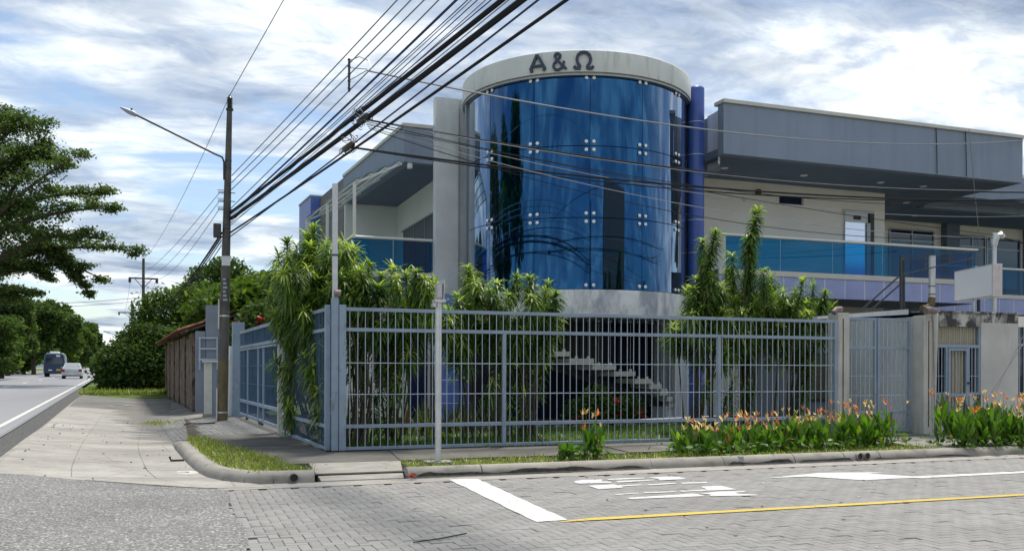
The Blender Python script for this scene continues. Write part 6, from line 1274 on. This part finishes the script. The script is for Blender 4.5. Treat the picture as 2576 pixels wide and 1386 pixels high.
leafy('pale green creeper spilling over the wall behind the utility pole', [((1.9, 33.5, 3.6), (1.3, 1.4, .9)), ((3.2, 34, 4.1), (1.4, 1.4, .9)), ((1.2, 34.5, 3.3), (.9, 1.2, .8)), ((4.4, 34.0, 4.2), (1.1, 1.2, 1.0))], 7000, .15, 'leaf_bright', 'creeper', 'bush', (2, 33.5, .2))
leafy('dark hedge behind the shed roof', [((1.6, 38, 2.6), (1.0, 3.0, 1.3)), ((1.8, 44, 2.9), (1.2, 3.5, 1.4))], 6000, .17, 'leaf_tree', 'roadside_hedge', 'bush', (1.6, 40, .2))
# ================================================================ vehicles
def wheel_part(t, x, y, z, r_, w_):
    wh = MB().tube([(x - w_ / 2, y, z), (x + w_ / 2, y, z)], r_, 18).build('wheel', 'tyre', t, smooth=True)
def loft(secs, name, m, t, smooth=True):
    """secs: list of (y, [(x,z)...]) closed outlines with the same count"""
    mb = MB(); n = len(secs[0][1]); vs = [(x, y, z) for y, o in secs for x, z in o]; fs = []
    for i in range(len(secs) - 1):
        for k in range(n): fs.append((i * n + k, i * n + (k + 1) % n, (i + 1) * n + (k + 1) % n, (i + 1) * n + k))
    fs += [tuple(range(n)), tuple(range(len(secs) * n - 1, (len(secs) - 1) * n - 1, -1))]
    return mb.add(vs, fs).build(name, m, t, smooth=smooth)
def car(label, X, Y, zg, m, glass_m='car_glass_pale', yaw=R(3.1), rear=True):
    t = thing('car', label, 'car', (0, 0, 0)); h = .88
    def o(hw, z0, z1, top): return [(-hw * .94, z0), (hw * .94, z0), (hw, z0 + .15), (hw, z1 - .12), (hw * top, z1), (-hw * top, z1), (-hw, z1 - .12), (-hw, z0 + .15)]
    loft([(-2.15, o(.74, .32, .86, .9)), (-2.05, o(.85, .26, .96, .9)), (-1.2, o(.88, .22, .98, .9)), (1.2, o(.88, .22, .92, .9)), (1.9, o(.85, .24, .80, .85)), (2.15, o(.7, .3, .66, .8))], 'body', m, t)
    def c_(hw, z0, z1, k): return [(-hw, z0), (hw, z0), (hw * k, z1), (-hw * k, z1)]
    loft([(-1.55, c_(.80, .94, .98, .95)), (-.75, c_(.82, .93, 1.42, .74)), (.1, c_(.82, .92, 1.46, .74)), (.55, c_(.82, .91, 1.40, .74)), (1.25, c_(.8, .88, .93, .95))], 'cabin', m, t)
    MB().add([(-.68, -1.50, 1.02), (.68, -1.50, 1.02), (.56, -.86, 1.40), (-.56, -.86, 1.40)], [(0, 1, 2, 3)]).build('rear_window', glass_m, t)
    for s_ in (-1, 1):
        MB().add([(s_ * .815, -1.15, 1.0), (s_ * .815, 1.0, .97), (s_ * .66, .45, 1.36), (s_ * .66, -.7, 1.36)], [(0, 1, 2, 3)]).build('side_window', 'car_glass', t)
        MB().box(s_ * .72 - .15, s_ * .72 + .15, -2.175, -2.09, .66, .88).build('tail_light' if rear else 'headlight', 'tail_red' if rear else 'plate_white', t, bevel=.02); MB().box(s_ * .95 - .08, s_ * .95 + .08, .7, .85, .98, 1.1).build('mirror', m, t, bevel=.02)
        for y in (-1.3, 1.35): wheel_part(t, s_ * .74, y, .31, .31, .2)
    MB().box(-.84, .84, -2.22, -2.05, .34, .58).build('bumper', m, t, bevel=.04); MB().box(-.24, .24, -2.235, -2.221, .62 - .2, .56).build('number_plate', 'plate_white', t)
    t.location = (X, Y, zg); t.rotation_euler = (0, 0, yaw); return t
p = at(177, 955, 84); car('silver saloon car driving away in the right lane of the highway', p[0], p[1] + 2, Zr(p[1]), 'car_silver')
def van(label, X, Y, zg):
    t = thing('van', label, 'van', (0, 0, 0))
    def o(hw, z0, z1): return [(-hw * .95, z0), (hw * .95, z0), (hw, z0 + .2), (hw, 1.3), (hw * .93, z1 - .25), (hw * .78, z1), (-hw * .78, z1), (-hw * .93, z1 - .25), (-hw, 1.3), (-hw, z0 + .2)]
    loft([(-3.0, o(.96, .38, 2.36)), (-2.9, o(1.02, .34, 2.46)), (1.6, o(1.02, .34, 2.46)), (2.4, o(1.0, .34, 1.7)), (3.0, o(.9, .36, 1.1))], 'body', 'van_dark', t)
    rf = loft([(-2.9, [(-.78, 2.44), (.78, 2.44), (.7, 2.52), (-.7, 2.52)]), (1.5, [(-.78, 2.44), (.78, 2.44), (.7, 2.52), (-.7, 2.52)])], 'roof', 'car_white', t); MB().box(-.42, .42, -2.6, -.8, 2.52, 2.68).build('roof_unit', 'car_white', rf, bevel=.05)
    MB().add([(-.82, -3.012, 1.38), (.82, -3.012, 1.38), (.74, -3.005, 2.02), (-.74, -3.005, 2.02)], [(0, 1, 2, 3)]).build('rear_window', 'car_glass', t); MB().box(.18, .56, -3.02, -2.99, 2.12, 2.30).build('sticker', 'plate_white', t, bevel=.01)
    MB().box(-.55, -.2, -3.03, -3.0, .66, .78).build('number_plate', 'plate_white', t); MB().box(.2, .6, -3.03, -3.0, .64, .84).build('yellow_plate', 'plate_yellow', t); MB().box(-.98, .98, -3.1, -2.95, .38, .56).build('bumper', 'van_dark', t, bevel=.04)
    for s_ in (-1, 1):
        MB().box(s_ * .92 - .06, s_ * .92 + .06, -3.03, -2.95, .8, 1.15).build('tail_light', 'tail_red', t); MB().box(s_ * 1.2 - .08, s_ * 1.2 + .08, 1.9, 2.05, 1.3, 1.6).build('mirror', 'van_dark', t, bevel=.02); MB().beam((s_ * 1.0, 1.98, 1.4), (s_ * 1.15, 1.98, 1.45), .04, .04).build('mirror_arm', 'van_dark', t)
        for y in (-1.9, 1.8): wheel_part(t, s_ * .84, y, .38, .38, .26)
    t.location = (X, Y, zg); t.rotation_euler = (0, 0, R(3.1))
p = at(132, 951, 96); van('dark grey passenger van with white roof driving away on the highway', p[0], p[1] + 3, Zr(p[1]))
p = at(27, 930, 118); car('white car on the opposite carriageway beyond the median', p[0], p[1], Zr(p[1]) + .1, 'car_white', 'car_glass', R(183.1), False)
# ================================================================ litter and small things on the street
def scrap(name, label, cat, x, y, z, pts_, m, h=.004, grp=None):
    o = MB().prism(pts_, 0, h).build(name, m, None); o.location = (x, y, z); o.rotation_euler = (rnd(-.1, .1), rnd(-.1, .1), rnd(0, 6)); tag(o, label, cat, grp)
def bag_():
    t = thing('snack_wrapper', 'crumpled red and yellow wrapper lying in the gutter by the ramp', 'litter', (3.08, 12.28, .01)); b = MB()
    for i in range(7): b.add([(3.0 + rnd(0, .15), 12.22 + rnd(0, .1), .01 + rnd(0, .09)) for _ in range(4)], [(0, 1, 2, 3)])
    b.build('foil', 'litter_red', t); b = MB(); [b.add([(3.02 + rnd(0, .12), 12.23 + rnd(0, .08), .04 + rnd(0, .07)) for _ in range(3)], [(0, 1, 2)]) for i in range(3)]; b.build('print', 'plate_yellow', t)
bag_()
for i in range(46):
    x, y = rnd(.7, 12), rnd(5.4, 11.8); k = rnd(.012, .03); scrap('dry_leaf', 'tiny dry leaf or crumb lying on the block paving', 'leaf', x, y, .008, [(-k, 0), (0, -k * .5), (k, 0), (0, k * .5)], random.choice(['leaf_brown', 'twig', 'litter_white', 'twig']), .004, 'bits lying on the street')
for i in range(48):
    y = 12.8 + 12 * random.random() ** 1.3; x = Xe(y) + .85 + (2.8) * random.random() ** 2.4; k = rnd(.006, .024); scrap('pebble', 'small dark stone lying on the concrete apron', 'stone', x, y, gz(x, y) + .006, [(-k, 0), (0, -k * .6), (k, 0), (k * .3, k * .7)], random.choice(['twig', 'stone', 'leaf_brown']), .012, 'stones on the apron')
o = MB().tube([(1.95, 7.72, .012), (2.2, 7.80, .014), (2.42, 7.93, .012), (2.5, 7.94, .02)], .006, 6).build('twig', 'twig', None, org=(2.2, 7.8, .0)); tag(o, 'long dark twig lying on the paving at the bottom edge', 'twig')
for (x, y, l_, lab) in ((0.05, 15.8, .22, 'short dark stick lying in the gutter left of the island kerb'), (.62, 24.6, .75, 'bent dark branch lying on the paving before the pole')):
    o = MB().tube([(x - l_ / 2, y + .1 * l_, .09), (x - l_ * .4, y, .03 + (.1 if y > 20 else 0)), (x + l_ / 2, y - .02, .03 + (.1 if y > 20 else 0))], .018, 6).build('stick', 'twig', None, org=(x, y, 0)); tag(o, lab, 'stick')
dc = thing('gutter_drain', 'pale ring of a small drain in the gutter at the island kerb', 'drain', (.12, 14.1, .01)); MB().lathe((.12, 14.1), [(.10, .012), (.22, .012), (.24, .006)], 24).build('collar', 'pillar_concrete', dc); MB().lathe((.12, 14.1), [(.001, .008), (.10, .008)], 20).build('hole', 'sign_black', dc)
mh = thing('open_manhole', 'small open drain hole in the apron near the shed', 'drain', (-2.05, 38.2, .1)); MB().lathe((-2.05, 38.2), [(.28, gz(-2.05, 38.2) + .02), (.5, gz(-2.05, 38.2) + .02), (.52, gz(-2.05, 38.2))], 24).build('collar', 'paver_side', mh); MB().lathe((-2.05, 38.2), [(.001, gz(-2.05, 38.2) + .012), (.28, gz(-2.05, 38.2) + .012)], 20).build('hole', 'sign_black', mh)
# ================================================================ what stands across the street and shows in the mirrored glass
ob = thing('opposite_building', 'reddish brown building across the street mirrored in the tower glass', 'building', (21, -14, 0))
B('wall', 'brown_building', ob, 12, 28, -22, -10, 0, 4.6); B('gable', 'brown_building', ob, 12.5, 26, -21, -10.5, 4.6, 13.0); B('wall', 'wall_cream', ob, 30.1, 40, -22, -11, 0, 4.5)
for i in range(5):
    for z in (1.0,): B('window', 'window_glass', ob, 12 + i * 3.6, 14 + i * 3.6, -10.02, -9.98, z, z + 2.2)
op = thing('utility_pole', 'utility pole behind the camera carrying the overhead lines', 'utility pole', (QX, QY, 0)); MB().tube([(QX, QY, 0), (QX, QY, 10.5)], [.16, .10], 12).build('shaft', 'wood_pole', op, smooth=True)
for (x, y, h) in ((-19, 21, 19), (-20, 27, 21), (-21, 34, 18)):
    leafy('tree across the highway mirrored in the tower glass', blobset(x, y, h * .6, 3.4, h * .3, 10, 2.6), 3600, .4, 'leaf_bright', 'tree', 'tree', (x, y, 0), 'mirrored trees', trunk=[([(x, y, 0), (x, y, h * .6)], .35, .2)])
